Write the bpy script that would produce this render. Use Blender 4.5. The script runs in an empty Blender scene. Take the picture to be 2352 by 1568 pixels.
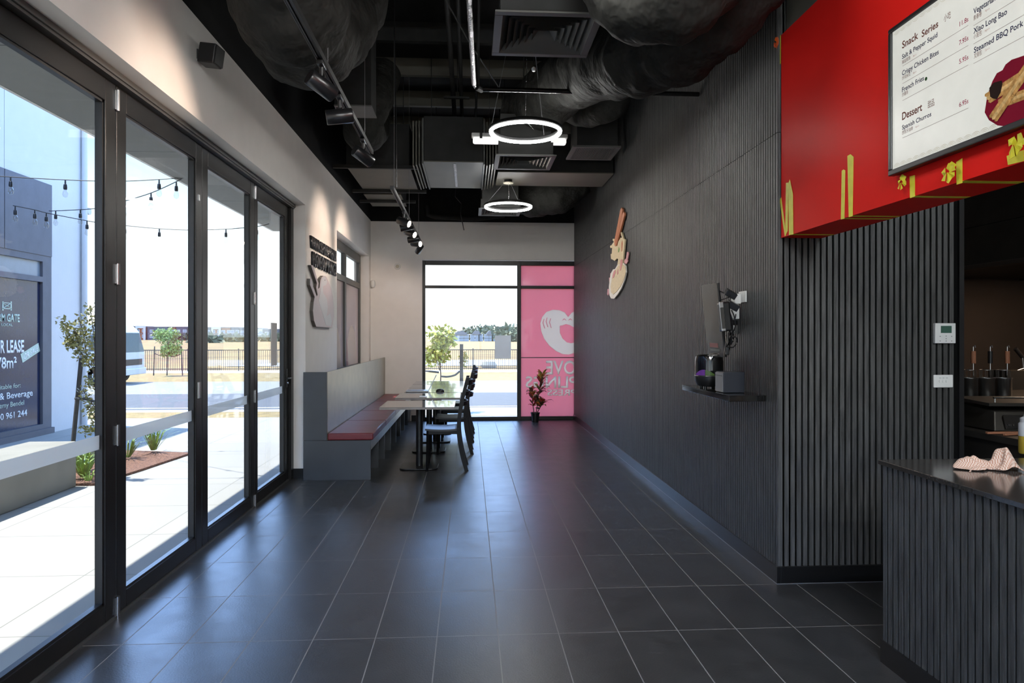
import bpy, bmesh, math, random
from mathutils import Vector, Matrix
random.seed(7)
C = bpy.context.scene
R = math.radians
# ------------------------------------------------------------------ camera
FOC, HZ, EYE = 1597.0, 771.0, 1.476          # focal length in px of a 2352 px wide frame, horizon row, eye height
TH = math.atan(98 / 1597.0)
cd = bpy.data.cameras.new('camera'); cam = bpy.data.objects.new('camera', cd); C.collection.objects.link(cam)
cam.location = (0, 0, EYE); cam.rotation_euler = (R(90), 0, -TH)
cd.sensor_width = 36; cd.lens = 36 * FOC / 2352; cd.shift_y = -(784 - HZ) / 2352; cd.clip_end = 1500; cd.clip_start = .05
C.camera = cam
# ------------------------------------------------------------------ world, sun, exposure
C.view_settings.view_transform = 'Standard'; C.view_settings.look = 'None'
C.view_settings.exposure = 1.08; C.view_settings.gamma = 1.0; C.view_settings.use_curve_mapping = False
W = bpy.data.worlds.new('world'); C.world = W; W.use_nodes = True
nt = W.node_tree; nt.nodes.clear()
wo = nt.nodes.new('ShaderNodeOutputWorld'); bg = nt.nodes.new('ShaderNodeBackground')
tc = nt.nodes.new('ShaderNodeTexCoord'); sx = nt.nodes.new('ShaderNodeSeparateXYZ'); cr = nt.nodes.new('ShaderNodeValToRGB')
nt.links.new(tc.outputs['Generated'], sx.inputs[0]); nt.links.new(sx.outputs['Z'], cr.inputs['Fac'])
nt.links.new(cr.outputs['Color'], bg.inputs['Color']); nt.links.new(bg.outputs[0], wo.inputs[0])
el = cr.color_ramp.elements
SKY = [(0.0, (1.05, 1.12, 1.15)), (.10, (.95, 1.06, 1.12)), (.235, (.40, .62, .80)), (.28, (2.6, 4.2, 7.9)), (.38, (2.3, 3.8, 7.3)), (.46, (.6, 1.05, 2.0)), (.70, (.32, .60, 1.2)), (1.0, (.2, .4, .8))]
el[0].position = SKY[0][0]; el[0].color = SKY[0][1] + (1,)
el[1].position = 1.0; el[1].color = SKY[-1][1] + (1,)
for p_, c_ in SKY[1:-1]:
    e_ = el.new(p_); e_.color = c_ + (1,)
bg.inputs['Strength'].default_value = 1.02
sd = bpy.data.lights.new('sun', 'SUN'); so = bpy.data.objects.new('sun', sd); C.collection.objects.link(so)
sd.energy = 5.7; sd.angle = R(.6); sd.color = (1, .965, .9)
SUN = Vector((-.319, .10, 1)).normalized()
so.rotation_euler = SUN.to_track_quat('Z', 'Y').to_euler(); so.location = (-6, 6, 12)

# ------------------------------------------------------------------ helpers
def ray(px, py):
    a = (px - 1176) / FOC; b = (HZ - py) / FOC; c, s = math.cos(TH), math.sin(TH)
    return Vector((a * c + s, -a * s + c, b))
def U(px, py, X=None, Y=None, Z=None):
    """point of a real plane X=, Y= or Z= that the photograph shows at px, py"""
    r = ray(px, py)
    t = X / r.x if X is not None else Y / r.y if Y is not None else (Z - EYE) / r.z
    return Vector((0, 0, EYE)) + r * t

MATS = {}
def mat(name, col, rough=.5, metal=0., spec=.5, var=.06, vs=6., bump=0., bs=40., emit=None, es=0., stretch=(1, 1, 1), coat=0., bd=.02):
    m = bpy.data.materials.new(name); m.use_nodes = True; t = m.node_tree; b = t.nodes['Principled BSDF']
    tcn = t.nodes.new('ShaderNodeTexCoord'); mp = t.nodes.new('ShaderNodeMapping'); mp.inputs['Scale'].default_value = stretch
    t.links.new(tcn.outputs['Object'], mp.inputs['Vector'])
    n = t.nodes.new('ShaderNodeTexNoise'); n.inputs['Scale'].default_value = vs; n.inputs['Detail'].default_value = 4
    t.links.new(mp.outputs[0], n.inputs['Vector'])
    r = t.nodes.new('ShaderNodeValToRGB'); r.color_ramp.elements[0].position = .3; r.color_ramp.elements[1].position = .7
    r.color_ramp.elements[0].color = tuple(max(0, c * (1 - var)) for c in col) + (1,)
    r.color_ramp.elements[1].color = tuple(min(1, c * (1 + var)) for c in col) + (1,)
    t.links.new(n.outputs['Fac'], r.inputs['Fac']); t.links.new(r.outputs['Color'], b.inputs['Base Color'])
    b.inputs['Roughness'].default_value = rough; b.inputs['Metallic'].default_value = metal
    b.inputs['Specular IOR Level'].default_value = spec; b.inputs['Coat Weight'].default_value = coat
    if bump:
        n2 = t.nodes.new('ShaderNodeTexNoise'); n2.inputs['Scale'].default_value = bs; n2.inputs['Detail'].default_value = 3
        bp = t.nodes.new('ShaderNodeBump'); bp.inputs['Strength'].default_value = bump; bp.inputs['Distance'].default_value = bd
        t.links.new(mp.outputs[0], n2.inputs['Vector']); t.links.new(n2.outputs['Fac'], bp.inputs['Height']); t.links.new(bp.outputs[0], b.inputs['Normal'])
    if emit:
        b.inputs['Emission Color'].default_value = tuple(emit) + (1,); b.inputs['Emission Strength'].default_value = es
    MATS[name] = m; return m
def schlick(t, k=1.0):
    N = t.nodes.new; g = N('ShaderNodeNewGeometry'); d = N('ShaderNodeVectorMath'); d.operation = 'DOT_PRODUCT'
    t.links.new(g.outputs['Incoming'], d.inputs[0]); t.links.new(g.outputs['Normal'], d.inputs[1]); prev = d.outputs['Value']
    for op, a, b in (('ABSOLUTE', None, None), ('SUBTRACT', 1.0, 'p'), ('POWER', 'p', 5.0), ('MULTIPLY_ADD', 'p', .96 * k)):
        n = N('ShaderNodeMath'); n.operation = op
        if op == 'ABSOLUTE': t.links.new(prev, n.inputs[0])
        elif op == 'SUBTRACT': n.inputs[0].default_value = 1.0; t.links.new(prev, n.inputs[1])
        else:
            t.links.new(prev, n.inputs[0]); n.inputs[1].default_value = b
            if op == 'MULTIPLY_ADD': n.inputs[2].default_value = .04 * k
        prev = n.outputs[0]
    return prev
def glass_mat(name, tint=(1, 1, 1), refl=1.0, rough=0.0):
    m = bpy.data.materials.new(name); m.use_nodes = True; t = m.node_tree; t.nodes.clear()
    o = t.nodes.new('ShaderNodeOutputMaterial'); mx = t.nodes.new('ShaderNodeMixShader'); tr = t.nodes.new('ShaderNodeBsdfTransparent')
    gl = t.nodes.new('ShaderNodeBsdfGlossy')
    tr.inputs['Color'].default_value = tuple(tint) + (1,); gl.inputs['Roughness'].default_value = rough
    t.links.new(schlick(t, refl), mx.inputs[0]); t.links.new(tr.outputs[0], mx.inputs[1])
    t.links.new(gl.outputs[0], mx.inputs[2]); t.links.new(mx.outputs[0], o.inputs[0]); return m
def film_mat(name, col, trans=.1, tl=.6):
    """printed window film: diffuse on the near side, lets light through"""
    m = bpy.data.materials.new(name); m.use_nodes = True; t = m.node_tree; t.nodes.clear()
    o = t.nodes.new('ShaderNodeOutputMaterial'); d = t.nodes.new('ShaderNodeBsdfDiffuse'); tn = t.nodes.new('ShaderNodeBsdfTranslucent')
    a = t.nodes.new('ShaderNodeMixShader'); b = t.nodes.new('ShaderNodeMixShader'); tr = t.nodes.new('ShaderNodeBsdfTransparent')
    g = t.nodes.new('ShaderNodeBsdfGlossy'); g.inputs['Roughness'].default_value = .03; c = t.nodes.new('ShaderNodeMixShader')
    nz = t.nodes.new('ShaderNodeTexNoise'); nz.inputs['Scale'].default_value = 2; mr = t.nodes.new('ShaderNodeMixRGB'); mr.inputs[1].default_value = tuple(col) + (1,)
    mr.inputs[2].default_value = tuple(x * .93 for x in col) + (1,); t.links.new(nz.outputs[0], mr.inputs[0])
    for n in (d, tn): t.links.new(mr.outputs[0], n.inputs['Color'])
    a.inputs[0].default_value = tl; t.links.new(d.outputs[0], a.inputs[1]); t.links.new(tn.outputs[0], a.inputs[2])
    b.inputs[0].default_value = trans; t.links.new(a.outputs[0], b.inputs[1]); t.links.new(tr.outputs[0], b.inputs[2])
    t.links.new(schlick(t, .7), c.inputs[0]); t.links.new(b.outputs[0], c.inputs[1]); t.links.new(g.outputs[0], c.inputs[2])
    t.links.new(c.outputs[0], o.inputs[0]); return m

class MB:
    def __init__(s): s.v = []; s.f = []
    def quad(s, a, b, c, d):
        n = len(s.v); s.v += [Vector(p) for p in (a, b, c, d)]; s.f.append((n, n + 1, n + 2, n + 3)); return s
    def box(s, x0, x1, y0, y1, z0, z1):
        n = len(s.v)
        s.v += [Vector(p) for p in ((x0, y0, z0), (x1, y0, z0), (x1, y1, z0), (x0, y1, z0), (x0, y0, z1), (x1, y0, z1), (x1, y1, z1), (x0, y1, z1))]
        s.f += [tuple(n + i for i in q) for q in ((3, 2, 1, 0), (4, 5, 6, 7), (0, 1, 5, 4), (1, 2, 6, 5), (2, 3, 7, 6), (3, 0, 4, 7))]; return s
    def cbox(s, c, sx, sy, sz, M=None):
        """box centred on c, turned by M"""
        k = len(s.v); s.box(-sx / 2, sx / 2, -sy / 2, sy / 2, -sz / 2, sz / 2)
        for i in range(k, len(s.v)): s.v[i] = (M @ s.v[i] if M else s.v[i]) + Vector(c)
        return s
    def prism(s, pts, d):
        """polygon of 3D points pushed along d"""
        n = len(s.v); k = len(pts); d = Vector(d); s.v += [Vector(p) for p in pts] + [Vector(p) + d for p in pts]
        s.f += [tuple(range(n, n + k))[::-1], tuple(range(n + k, n + 2 * k))] + [(n + i, n + (i + 1) % k, n + k + (i + 1) % k, n + k + i) for i in range(k)]; return s
    def tube(s, pts, r, n=10, cap=True):
        pts = [Vector(p) for p in pts]; rs = r if isinstance(r, (list, tuple)) else [r] * len(pts)
        t0 = (pts[1] - pts[0]).normalized(); a = Vector((0, 0, 1)) if abs(t0.z) < .9 else Vector((1, 0, 0))
        nrm = t0.cross(a).normalized(); k = len(s.v)
        for i, p in enumerate(pts):
            t = (pts[min(i + 1, len(pts) - 1)] - pts[max(i - 1, 0)]).normalized()
            nrm = (nrm - t * nrm.dot(t)).normalized(); b = t.cross(nrm)
            for j in range(n):
                an = 2 * math.pi * j / n; rr = rs[i](an, i) if callable(rs[i]) else rs[i]
                s.v.append(p + (nrm * math.cos(an) + b * math.sin(an)) * rr)
        for i in range(len(pts) - 1):
            for j in range(n):
                a_ = k + i * n + j; b_ = k + i * n + (j + 1) % n; s.f.append((a_, b_, b_ + n, a_ + n))
        if cap:
            s.f.append(tuple(k + j for j in range(n))[::-1]); s.f.append(tuple(k + (len(pts) - 1) * n + j for j in range(n)))
        return s
    def cyl(s, a, b, r, n=16): return s.tube([a, b], r, n)
    def lathe(s, prof, c=(0, 0, 0), n=24, M=None):
        k = len(s.v); c = Vector(c)
        for (r, z) in prof:
            for j in range(n):
                p = Vector((r * math.cos(2 * math.pi * j / n), r * math.sin(2 * math.pi * j / n), z)); s.v.append((M @ p if M else p) + c)
        for i in range(len(prof) - 1):
            for j in range(n):
                a_ = k + i * n + j; b_ = k + i * n + (j + 1) % n; s.f.append((a_, b_, b_ + n, a_ + n))
        s.f.append(tuple(k + j for j in range(n))[::-1]); s.f.append(tuple(k + (len(prof) - 1) * n + j for j in range(n))); return s
    def torus(s, c, Rr, rw, rh, n=72, m=8, half=False):
        """ring lying flat, of rectangular-ish section"""
        k = len(s.v)
        for i in range(n):
            a = 2 * math.pi * i / n
            for j in range(m):
                q = math.pi + math.pi * j / (m - 1) if half else 2 * math.pi * (j + .5) / m; dx = rw * math.cos(q); dz = rh * math.sin(q)
                s.v.append(Vector(c) + Vector(((Rr + dx) * math.cos(a), (Rr + dx) * math.sin(a), dz)))
        for i in range(n):
            for j in range(m):
                s.f.append((k + i * m + j, k + ((i + 1) % n) * m + j, k + ((i + 1) % n) * m + (j + 1) % m, k + i * m + (j + 1) % m))
        return s

def wloc(o):
    v = Vector((0, 0, 0))
    while o is not None: v += o.location; o = o.parent
    return v
def obj(name, mb, m, parent=None, loc=None, smooth=False, bevel=0, kind=None, sub=0):
    if parent is not None: off = wloc(parent)
    else:
        if loc is None:
            xs = [v.x for v in mb.v]; ys = [v.y for v in mb.v]; zs = [v.z for v in mb.v]
            loc = ((min(xs) + max(xs)) / 2, (min(ys) + max(ys)) / 2, min(zs))
        off = Vector(loc)
    me = bpy.data.meshes.new(name); me.from_pydata([tuple(v - off) for v in mb.v], [], mb.f)
    bm_ = bmesh.new(); bm_.from_mesh(me); bmesh.ops.recalc_face_normals(bm_, faces=bm_.faces)
    bm_.to_mesh(me); bm_.free(); me.update()
    if isinstance(m, str): m = MATS[m]
    me.materials.append(m)
    if smooth:
        for p in me.polygons: p.use_smooth = True
        me.set_sharp_from_angle(angle=R(40))
    o = bpy.data.objects.new(name, me); C.collection.objects.link(o)
    if parent is not None: o.parent = parent
    else: o.location = off
    if bevel:
        b = o.modifiers.new('bevel', 'BEVEL'); b.width = bevel; b.segments = 2; b.limit_method = 'ANGLE'
    if sub: o.modifiers.new('sub', 'SUBSURF').render_levels = sub
    if kind: o['kind'] = kind
    return o
def thing(name, label, cat, loc=(0, 0, 0), group=None):
    o = bpy.data.objects.new(name, None); C.collection.objects.link(o); o.location = loc; o.empty_display_size = .1
    return tag(o, label, cat, group)
def tag(o, label, cat, group=None):
    o['label'] = label; o['category'] = cat
    if group: o['group'] = group
    return o
def struct(name, mb, m, parent=None, **k):
    o = obj(name, mb, m, parent, **k)
    if parent is None: o['kind'] = 'structure'
    return o
def copy_tree(o, parent=None):
    c = o.copy(); C.collection.objects.link(c); c.parent = parent
    for ch in list(KIDS(o)): copy_tree(ch, c)
    return c
def KIDS(o): return [x for x in C.collection.objects if x.parent == o]
def place(src, loc, label, rot=None, group=None, first=False):
    o = src if first else copy_tree(src)
    o.location = loc
    if rot is not None: o.rotation_euler = rot
    o['label'] = label
    if group: o['group'] = group
    return o
def text(name, s, m, parent, a, b, cap, up=(0, 0, 1), depth=.002, weight=0., mirror=False, out=None):
    """lettering whose baseline runs from point a to point b with capital height cap"""
    cu = bpy.data.curves.new(name, 'FONT'); cu.body = s; cu.size = 1; cu.extrude = 0; cu.offset = weight; cu.resolution_u = 3
    t = bpy.data.objects.new('t', cu); me = bpy.data.meshes.new_from_object(t); bpy.data.objects.remove(t)
    xs = [v.co.x for v in me.vertices]
    if not xs: return None
    x0, x1 = min(xs), max(xs); a, b = Vector(a), Vector(b); d = b - a; wv = d / (x1 - x0); up = Vector(up) * cap / .70
    nr = d.normalized().cross(Vector(up).normalized()) if out is None else Vector(out)
    off = wloc(parent)
    bm_ = bmesh.new(); bm_.from_mesh(me)
    for v in bm_.verts: v.co = a + wv * (v.co.x - x0) + up * v.co.y - off
    if depth:
        g = bmesh.ops.extrude_face_region(bm_, geom=list(bm_.faces))
        for v in g['geom']:
            if isinstance(v, bmesh.types.BMVert): v.co += nr * depth
        bmesh.ops.recalc_face_normals(bm_, faces=bm_.faces)
    bm_.to_mesh(me); bm_.free(); me.name = name
    if isinstance(m, str): m = MATS[m]
    me.materials.clear(); me.materials.append(m)
    o = bpy.data.objects.new(name, me); C.collection.objects.link(o); o.parent = parent; return o
def smoothpath(pts, k=8):
    """Catmull-Rom through pts"""
    pts = [Vector(p) for p in pts]; P_ = [2 * pts[0] - pts[1]] + pts + [2 * pts[-1] - pts[-2]]; out = []
    for i in range(1, len(P_) - 2):
        for j in range(k):
            t = j / k; a, b, c, d = P_[i - 1:i + 3]
            out.append(.5 * ((2 * b) + (c - a) * t + (2 * a - 5 * b + 4 * c - d) * t * t + (3 * b - a - 3 * c + d) * t ** 3))
    return out + [pts[-1]]

# ------------------------------------------------------------------ materials
mat('white_paint', (.84, .81, .77), .6, var=.02, spec=.3)
mat('black_paint', (.010, .0105, .0105), .75, var=.2, spec=.2)
mat('slat_wood', (.053, .053, .052), .42, var=.45, vs=9, stretch=(8, 8, .6), bump=.25, bs=60, spec=.5)
mat('slat_back', (.004, .004, .004), .9, spec=.1)
mat('skirting_black', (.006, .006, .0065), .3, spec=.5)
mat('frame_dark', (.010, .009, .0085), .36, var=.1, spec=.32, bump=.05, bs=300)
mat('frame_grey', (.09, .09, .085), .4, var=.1, metal=.3)
mat('steel', (.42, .42, .42), .28, metal=1, var=.1)
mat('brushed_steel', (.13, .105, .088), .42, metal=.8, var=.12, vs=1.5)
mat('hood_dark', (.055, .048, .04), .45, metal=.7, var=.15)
mat('laminate', (.045, .05, .057), .36, var=.12, vs=3, spec=.6)
mat('laminate_satin', (.32, .285, .20), .36, var=.1, metal=.5, spec=.5)
mat('vinyl', (.17, .018, .024), .42, var=.12, vs=3, bump=.12, bs=12, spec=.6)
mat('table_top', (.16, .14, .125), .10, var=.06, spec=.8, coat=.4)
mat('table_edge', (.30, .27, .25), .5, var=.15)
mat('black_metal', (.012, .012, .013), .38, var=.1, spec=.5)
mat('chair_black', (.008, .008, .009), .5, var=.2, spec=.3)
mat('seat_black', (.03, .028, .026), .33, var=.2, spec=.6)
mat('duct_fabric', (.023, .023, .021), .75, var=.25, vs=7, bump=1.0, bs=6, stretch=(1, 1, 1), spec=.1, bd=.06)
mat('duct_metal', (.020, .0205, .020), .6, var=.2, spec=.2)
mat('duct_base', (.10, .094, .076), .5, var=.12, vs=2, spec=.4)
mat('diffuser_grey', (.085, .086, .082), .5, var=.06)
mat('foil', (.55, .55, .56), .25, metal=1, var=.3, vs=90, bump=.8, bs=60)
mat('spot_black', (.012, .0125, .014), .28, spec=.6)
mat('lamp_on', (1, .9, .8), .5, emit=(1, .88, .74), es=14)
mat('ring_on', (1, 1, 1), .5, emit=(1, .99, .95), es=46)
mat('batten_on', (.8, .8, .8), .4, emit=(1, .98, .95), es=.45)
mat('white_plastic', (.78, .78, .76), .35, var=.02)
mat('cream', (.45, .42, .33), .5, var=.05)
mat('red_gloss', (.72, .018, .014), .34, var=.03, vs=2, spec=.012)
mat('tape_yellow', (.68, .62, .03), .55, var=.1, vs=20)
mat('tape_orange', (.85, .13, .01), .5, var=.2, vs=30)
mat('screen_white', (.50, .50, .46), .25, emit=(1, 1, .93), es=.16)
mat('menu_navy', (.02, .022, .06), .9, spec=.05); mat('menu_brown', (.15, .06, .045), .9, spec=.05); mat('menu_red', (.32, .05, .09), .9, spec=.05)
mat('menu_pink', (.50, .32, .28), .9, spec=.05); mat('menu_line', (.25, .2, .18), .9, spec=.05); mat('menu_gold', (.42, .37, .24), .9, spec=.05); mat('menu_green', (.03, .08, .03), .9, spec=.05)
mat('crimson', (.20, .008, .025), .9, spec=.05); mat('churro', (.50, .27, .09), .9, spec=.05, var=.35, vs=60, bump=.5, bs=80); mat('chocolate', (.02, .008, .006), .2)
mat('counter_top', (.035, .032, .03), .12, var=.15, vs=80, spec=.7)
mat('black_plastic', (.010, .010, .011), .35, spec=.5)
mat('black_gloss', (.008, .008, .008), .08, spec=.7)
mat('monitor_screen', (.035, .033, .030), .18, spec=.8, var=.1)
mat('navy_box', (.012, .015, .024), .4)
mat('grey_plastic', (.16, .16, .17), .35)
mat('letter_black', (.018, .02, .024), .35, spec=.6)
mat('sign_pink', (.50, .40, .42), .45, var=.02); mat('sign_pale', (.50, .49, .51), .45, var=.02); mat('sign_edge', (.12, .11, .10), .6)
mat('noodle', (.70, .58, .36), .5, var=.12, vs=30); mat('chopstick', (.55, .20, .09), .45); mat('bowl_white', (.78, .74, .66), .4, var=.02); mat('bacon', (.62, .25, .24), .5)
mat('herb', (.2, .35, .08), .5); mat('sign_blossom', (.62, .30, .32), .5)
mat('paving', (.30, .295, .275), .8, var=.10, vs=1.2)
mat('render_white', (.55, .55, .55), .8, var=.02, spec=.2)
mat('canopy_soffit', (.30, .30, .28), .8, var=.03, spec=.2)
mat('panel_grey', (.085, .085, .10), .6, var=.1)
mat('concrete', (.24, .235, .21), .85, var=.1, vs=3, spec=.2)
mat('mulch', (.17, .085, .055), .95, var=.6, vs=50, bump=1, bs=70)
mat('grass_dry', (.23, .16, .055), .95, var=.3, vs=3, bump=.6, bs=20)
mat('grass_green', (.20, .22, .06), .95, var=.5, vs=4, bump=.6, bs=30)
mat('field', (.22, .135, .035), .95, var=.4, vs=.18)
mat('road', (.085, .085, .088), .9, var=.08, vs=3)
mat('road_light', (.21, .20, .18), .9, var=.06, vs=1)
mat('kerb', (.34, .33, .31), .85)
mat('leaf_green', (.22, .32, .07), .5, var=.4, vs=20); mat('leaf_lime', (.36, .36, .06), .5, var=.4, vs=20); mat('leaf_dark', (.05, .07, .03), .6, var=.4)
mat('leaf_olive', (.27, .25, .08), .5, var=.4, vs=20)
mat('bark', (.10, .07, .05), .9, var=.3); mat('stake', (.06, .055, .05), .85, var=.2, vs=20); mat('strap', (.08, .08, .08), .8)
mat('house_grey', (.07, .08, .10), .8); mat('house_orange', (.22, .075, .025), .8); mat('house_white', (.45, .45, .43), .8); mat('house_glass', (.2, .24, .28), .2)
mat('roof_grey', (.14, .14, .15), .8); mat('truck_white', (.42, .43, .44), .35); mat('rubber', (.012, .012, .012), .8); mat('truck_glass', (.05, .07, .08), .1)
mat('film_text', (.62, .58, .58), .6)
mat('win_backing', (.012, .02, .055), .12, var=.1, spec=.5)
mat('sign_mint', (.45, .55, .45), .6); mat('sign_white', (.72, .74, .76), .6)
mat('croton_red', (.42, .05, .03), .4, var=.5, vs=25); mat('croton_yellow', (.60, .48, .08), .4, var=.4, vs=25); mat('croton_dark', (.16, .06, .03), .4, var=.5, vs=25); mat('croton_orange', (.60, .20, .05), .4, var=.4, vs=25)
mat('cloth', (.55, .40, .31), .9, var=.1)
mat('sauce', (.40, .28, .03), .4); mat('bottle', (.45, .46, .48), .35); mat('lcd', (.05, .12, .09), .3)
mat('laptop_grey', (.4, .42, .45), .35, metal=.5); mat('cork', (.30, .12, .06), .7); mat('bulb', (.6, .6, .58), .1)
GLASS = glass_mat('window_glass', (.96, .975, .97), .8)
GLASS2 = glass_mat('bulb_glass', (.9, .9, .88), 1)
FROST = film_mat('frosted_strip', (.90, .94, .95), .25, .6)
PINK = film_mat('pink_film', (.86, .40, .42), .02, .62)
PINKL = film_mat('pale_film', (.60, .50, .46), .03, .45)
PINKM = film_mat('rose_film', (.62, .42, .42), .03, .4)
POSTER = film_mat('paper', (.75, .70, .64), 0, .55)
HEART = film_mat('white_film', (.90, .80, .70), .0, .5)
# checkered cloth
def cloth_mat():
    m = MATS['cloth']; t = m.node_tree; b = t.nodes['Principled BSDF']
    w = t.nodes.new('ShaderNodeTexChecker'); w.inputs['Scale'].default_value = 250
    w.inputs['Color1'].default_value = (.62, .50, .42, 1); w.inputs['Color2'].default_value = (.42, .22, .15, 1)
    tcn = t.nodes.new('ShaderNodeTexCoord'); mp = t.nodes.new('ShaderNodeMapping'); mp.inputs['Scale'].default_value = (1, .7, 0); mp.inputs['Rotation'].default_value = (0, 0, .5); t.links.new(tcn.outputs['Object'], mp.inputs[0]); t.links.new(mp.outputs[0], w.inputs['Vector']); t.links.new(w.outputs['Color'], b.inputs['Base Color'])
cloth_mat()
def floor_mat():
    m = bpy.data.materials.new('floor_tiles'); m.use_nodes = True; t = m.node_tree; b = t.nodes['Principled BSDF']; N = t.nodes.new; L = t.links.new
    g = N('ShaderNodeNewGeometry'); s = N('ShaderNodeSeparateXYZ'); L(g.outputs['Position'], s.inputs[0])
    def mth(op, a, c=None, d=None):
        n = N('ShaderNodeMath'); n.operation = op
        for i, q in enumerate((a, c, d)):
            if q is None: continue
            if isinstance(q, (int, float)): n.inputs[i].default_value = q
            else: L(q, n.inputs[i])
        return n.outputs[0]
    def line(sock, off, size, half):
        u = mth('DIVIDE', mth('SUBTRACT', sock, off), size); fr = mth('FRACT', mth('ADD', u, .5)); d = mth('ABSOLUTE', mth('SUBTRACT', fr, .5))
        return mth('LESS_THAN', mth('MULTIPLY', d, size), half), mth('FLOOR', u)
    lx, ix = line(s.outputs['X'], .142, .30, .0025); ly, iy = line(s.outputs['Y'], 3.43, .601, .0025)
    gr = mth('MAXIMUM', lx, ly)
    cb = N('ShaderNodeCombineXYZ'); L(ix, cb.inputs[0]); L(iy, cb.inputs[1]); wn = N('ShaderNodeTexWhiteNoise'); L(cb.outputs[0], wn.inputs['Vector'])
    nz = N('ShaderNodeTexNoise'); nz.inputs['Scale'].default_value = 5; nz.inputs['Detail'].default_value = 6; nz.inputs['Roughness'].default_value = .65; L(g.outputs['Position'], nz.inputs['Vector'])
    n3 = N('ShaderNodeTexNoise'); n3.inputs['Scale'].default_value = 120; L(g.outputs['Position'], n3.inputs['Vector'])
    v = mth('ADD', mth('MULTIPLY', nz.outputs['Fac'], .042), mth('MULTIPLY', wn.outputs['Value'], .010)); v = mth('ADD', v, mth('MULTIPLY', n3.outputs['Fac'], .014))
    v = mth('ADD', v, .001)
    # pale scuffs
    mpn = N('ShaderNodeMapping'); mpn.inputs['Scale'].default_value = (1.2, 5, 1); mpn.inputs['Rotation'].default_value = (0, 0, .35); L(g.outputs['Position'], mpn.inputs['Vector'])
    sc = N('ShaderNodeTexNoise'); sc.inputs['Scale'].default_value = 1.7; sc.inputs['Detail'].default_value = 8; sc.inputs['Roughness'].default_value = .72; L(mpn.outputs[0], sc.inputs['Vector'])
    sc2 = mth('MULTIPLY', mth('MAXIMUM', mth('SUBTRACT', sc.outputs['Fac'], .64), 0), .8); v = mth('ADD', v, sc2)
    c1 = N('ShaderNodeCombineXYZ'); L(v, c1.inputs[0]); L(mth('MULTIPLY', v, .99), c1.inputs[1]); L(mth('MULTIPLY', v, .99), c1.inputs[2])
    mx = N('ShaderNodeMixRGB'); L(gr, mx.inputs[0]); L(c1.outputs[0], mx.inputs[1]); mx.inputs[2].default_value = (.23, .222, .21, 1)
    L(mx.outputs[0], b.inputs['Base Color'])
    L(mth('ADD', mth('MULTIPLY', nz.outputs['Fac'], .16), mth('ADD', .27, mth('MULTIPLY', gr, .5))), b.inputs['Roughness'])
    L(mth('SUBTRACT', .46, mth('MULTIPLY', gr, .4)), b.inputs['Specular IOR Level'])
    bp = N('ShaderNodeBump'); bp.inputs['Strength'].default_value = .12; bp.inputs['Distance'].default_value = .004
    L(mth('SUBTRACT', n3.outputs['Fac'], mth('MULTIPLY', gr, 1.5)), bp.inputs['Height']); L(bp.outputs[0], b.inputs['Normal'])
    return m
FLOOR = floor_mat()
def paving_mat():
    m = bpy.data.materials.new('paver_slabs'); m.use_nodes = True; t = m.node_tree; b = t.nodes['Principled BSDF']; N = t.nodes.new; L = t.links.new
    g = N('ShaderNodeNewGeometry'); br = N('ShaderNodeTexBrick'); mp = N('ShaderNodeMapping'); L(g.outputs['Position'], mp.inputs[0]); L(mp.outputs[0], br.inputs['Vector'])
    br.offset = 0; br.inputs['Scale'].default_value = 1; br.inputs['Brick Width'].default_value = 1.2; br.inputs['Row Height'].default_value = .9; br.inputs['Mortar Size'].default_value = .005
    br.inputs['Color1'].default_value = (.31, .305, .285, 1); br.inputs['Color2'].default_value = (.29, .285, .27, 1); br.inputs['Mortar'].default_value = (.17, .165, .15, 1)
    L(br.outputs['Color'], b.inputs['Base Color']); b.inputs['Roughness'].default_value = .85; return m
PAVE = paving_mat()

# ------------------------------------------------------------------ room shell
XW, XS, YB, XD = -1.70, 1.835, 12.13, -1.88          # left wall face, slat face, back wall face, door plane
CEIL, WH, HEAD = 4.75, 3.465, 2.835
YF = -3.2; XK = 5.3; XO = -1.95
struct('floor', MB().box(XD - .02, XK, YF, YB + .1, -.12, 0), FLOOR)
struct('ceiling', MB().box(XO, XK + .1, YF - .1, YB + .25, CEIL, CEIL + .15), 'black_paint')
m = MB()                                                      # left wall with the door opening and the side window
m.box(XO, XW, YF, -.95, 0, WH); m.box(XO, XW, -.95, 7.34, HEAD, WH); m.box(XO, XW, 7.34, 9.06, 0, WH)
m.box(XO, XW, 9.06, 11.93, HEAD, WH); m.box(XO, XW, 9.06, 11.93, 0, .95); m.box(XO, XW, 11.93, YB + .2, 0, WH)
struct('wall_left', m, 'white_paint')
struct('wall_left_upper', MB().box(XO, XW, YF, YB + .2, WH, CEIL), 'black_paint')
m = MB(); m.box(XW, -.814, YB, YB + .2, 0, 3.455); m.box(-.814, XK, YB, YB + .2, 2.80, 3.455)
struct('wall_back', m, 'white_paint')
struct('wall_back_upper', MB().box(XW, XK, YB, YB + .2, 3.455, CEIL), 'black_paint')
m = MB(); m.box(XO, XK, YF - .12, YF, 3.2, CEIL); m.box(XO, XO + .4, YF - .12, YF, 0, 3.2); m.box(2.6, XK, YF - .12, YF, 0, 3.2)
struct('wall_front', m, 'white_paint')
w = struct('window_front', MB().box(-1.55, 2.6, YF - .1, YF - .02, 3.12, 3.2).box(-1.55, 2.6, YF - .1, YF - .02, 0, .08).box(.4, .48, YF - .1, YF - .02, .08, 3.12), 'frame_dark')
obj('pane', MB().box(-1.55, 2.6, YF - .065, YF - .055, .08, 3.12), GLASS, w)
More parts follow.
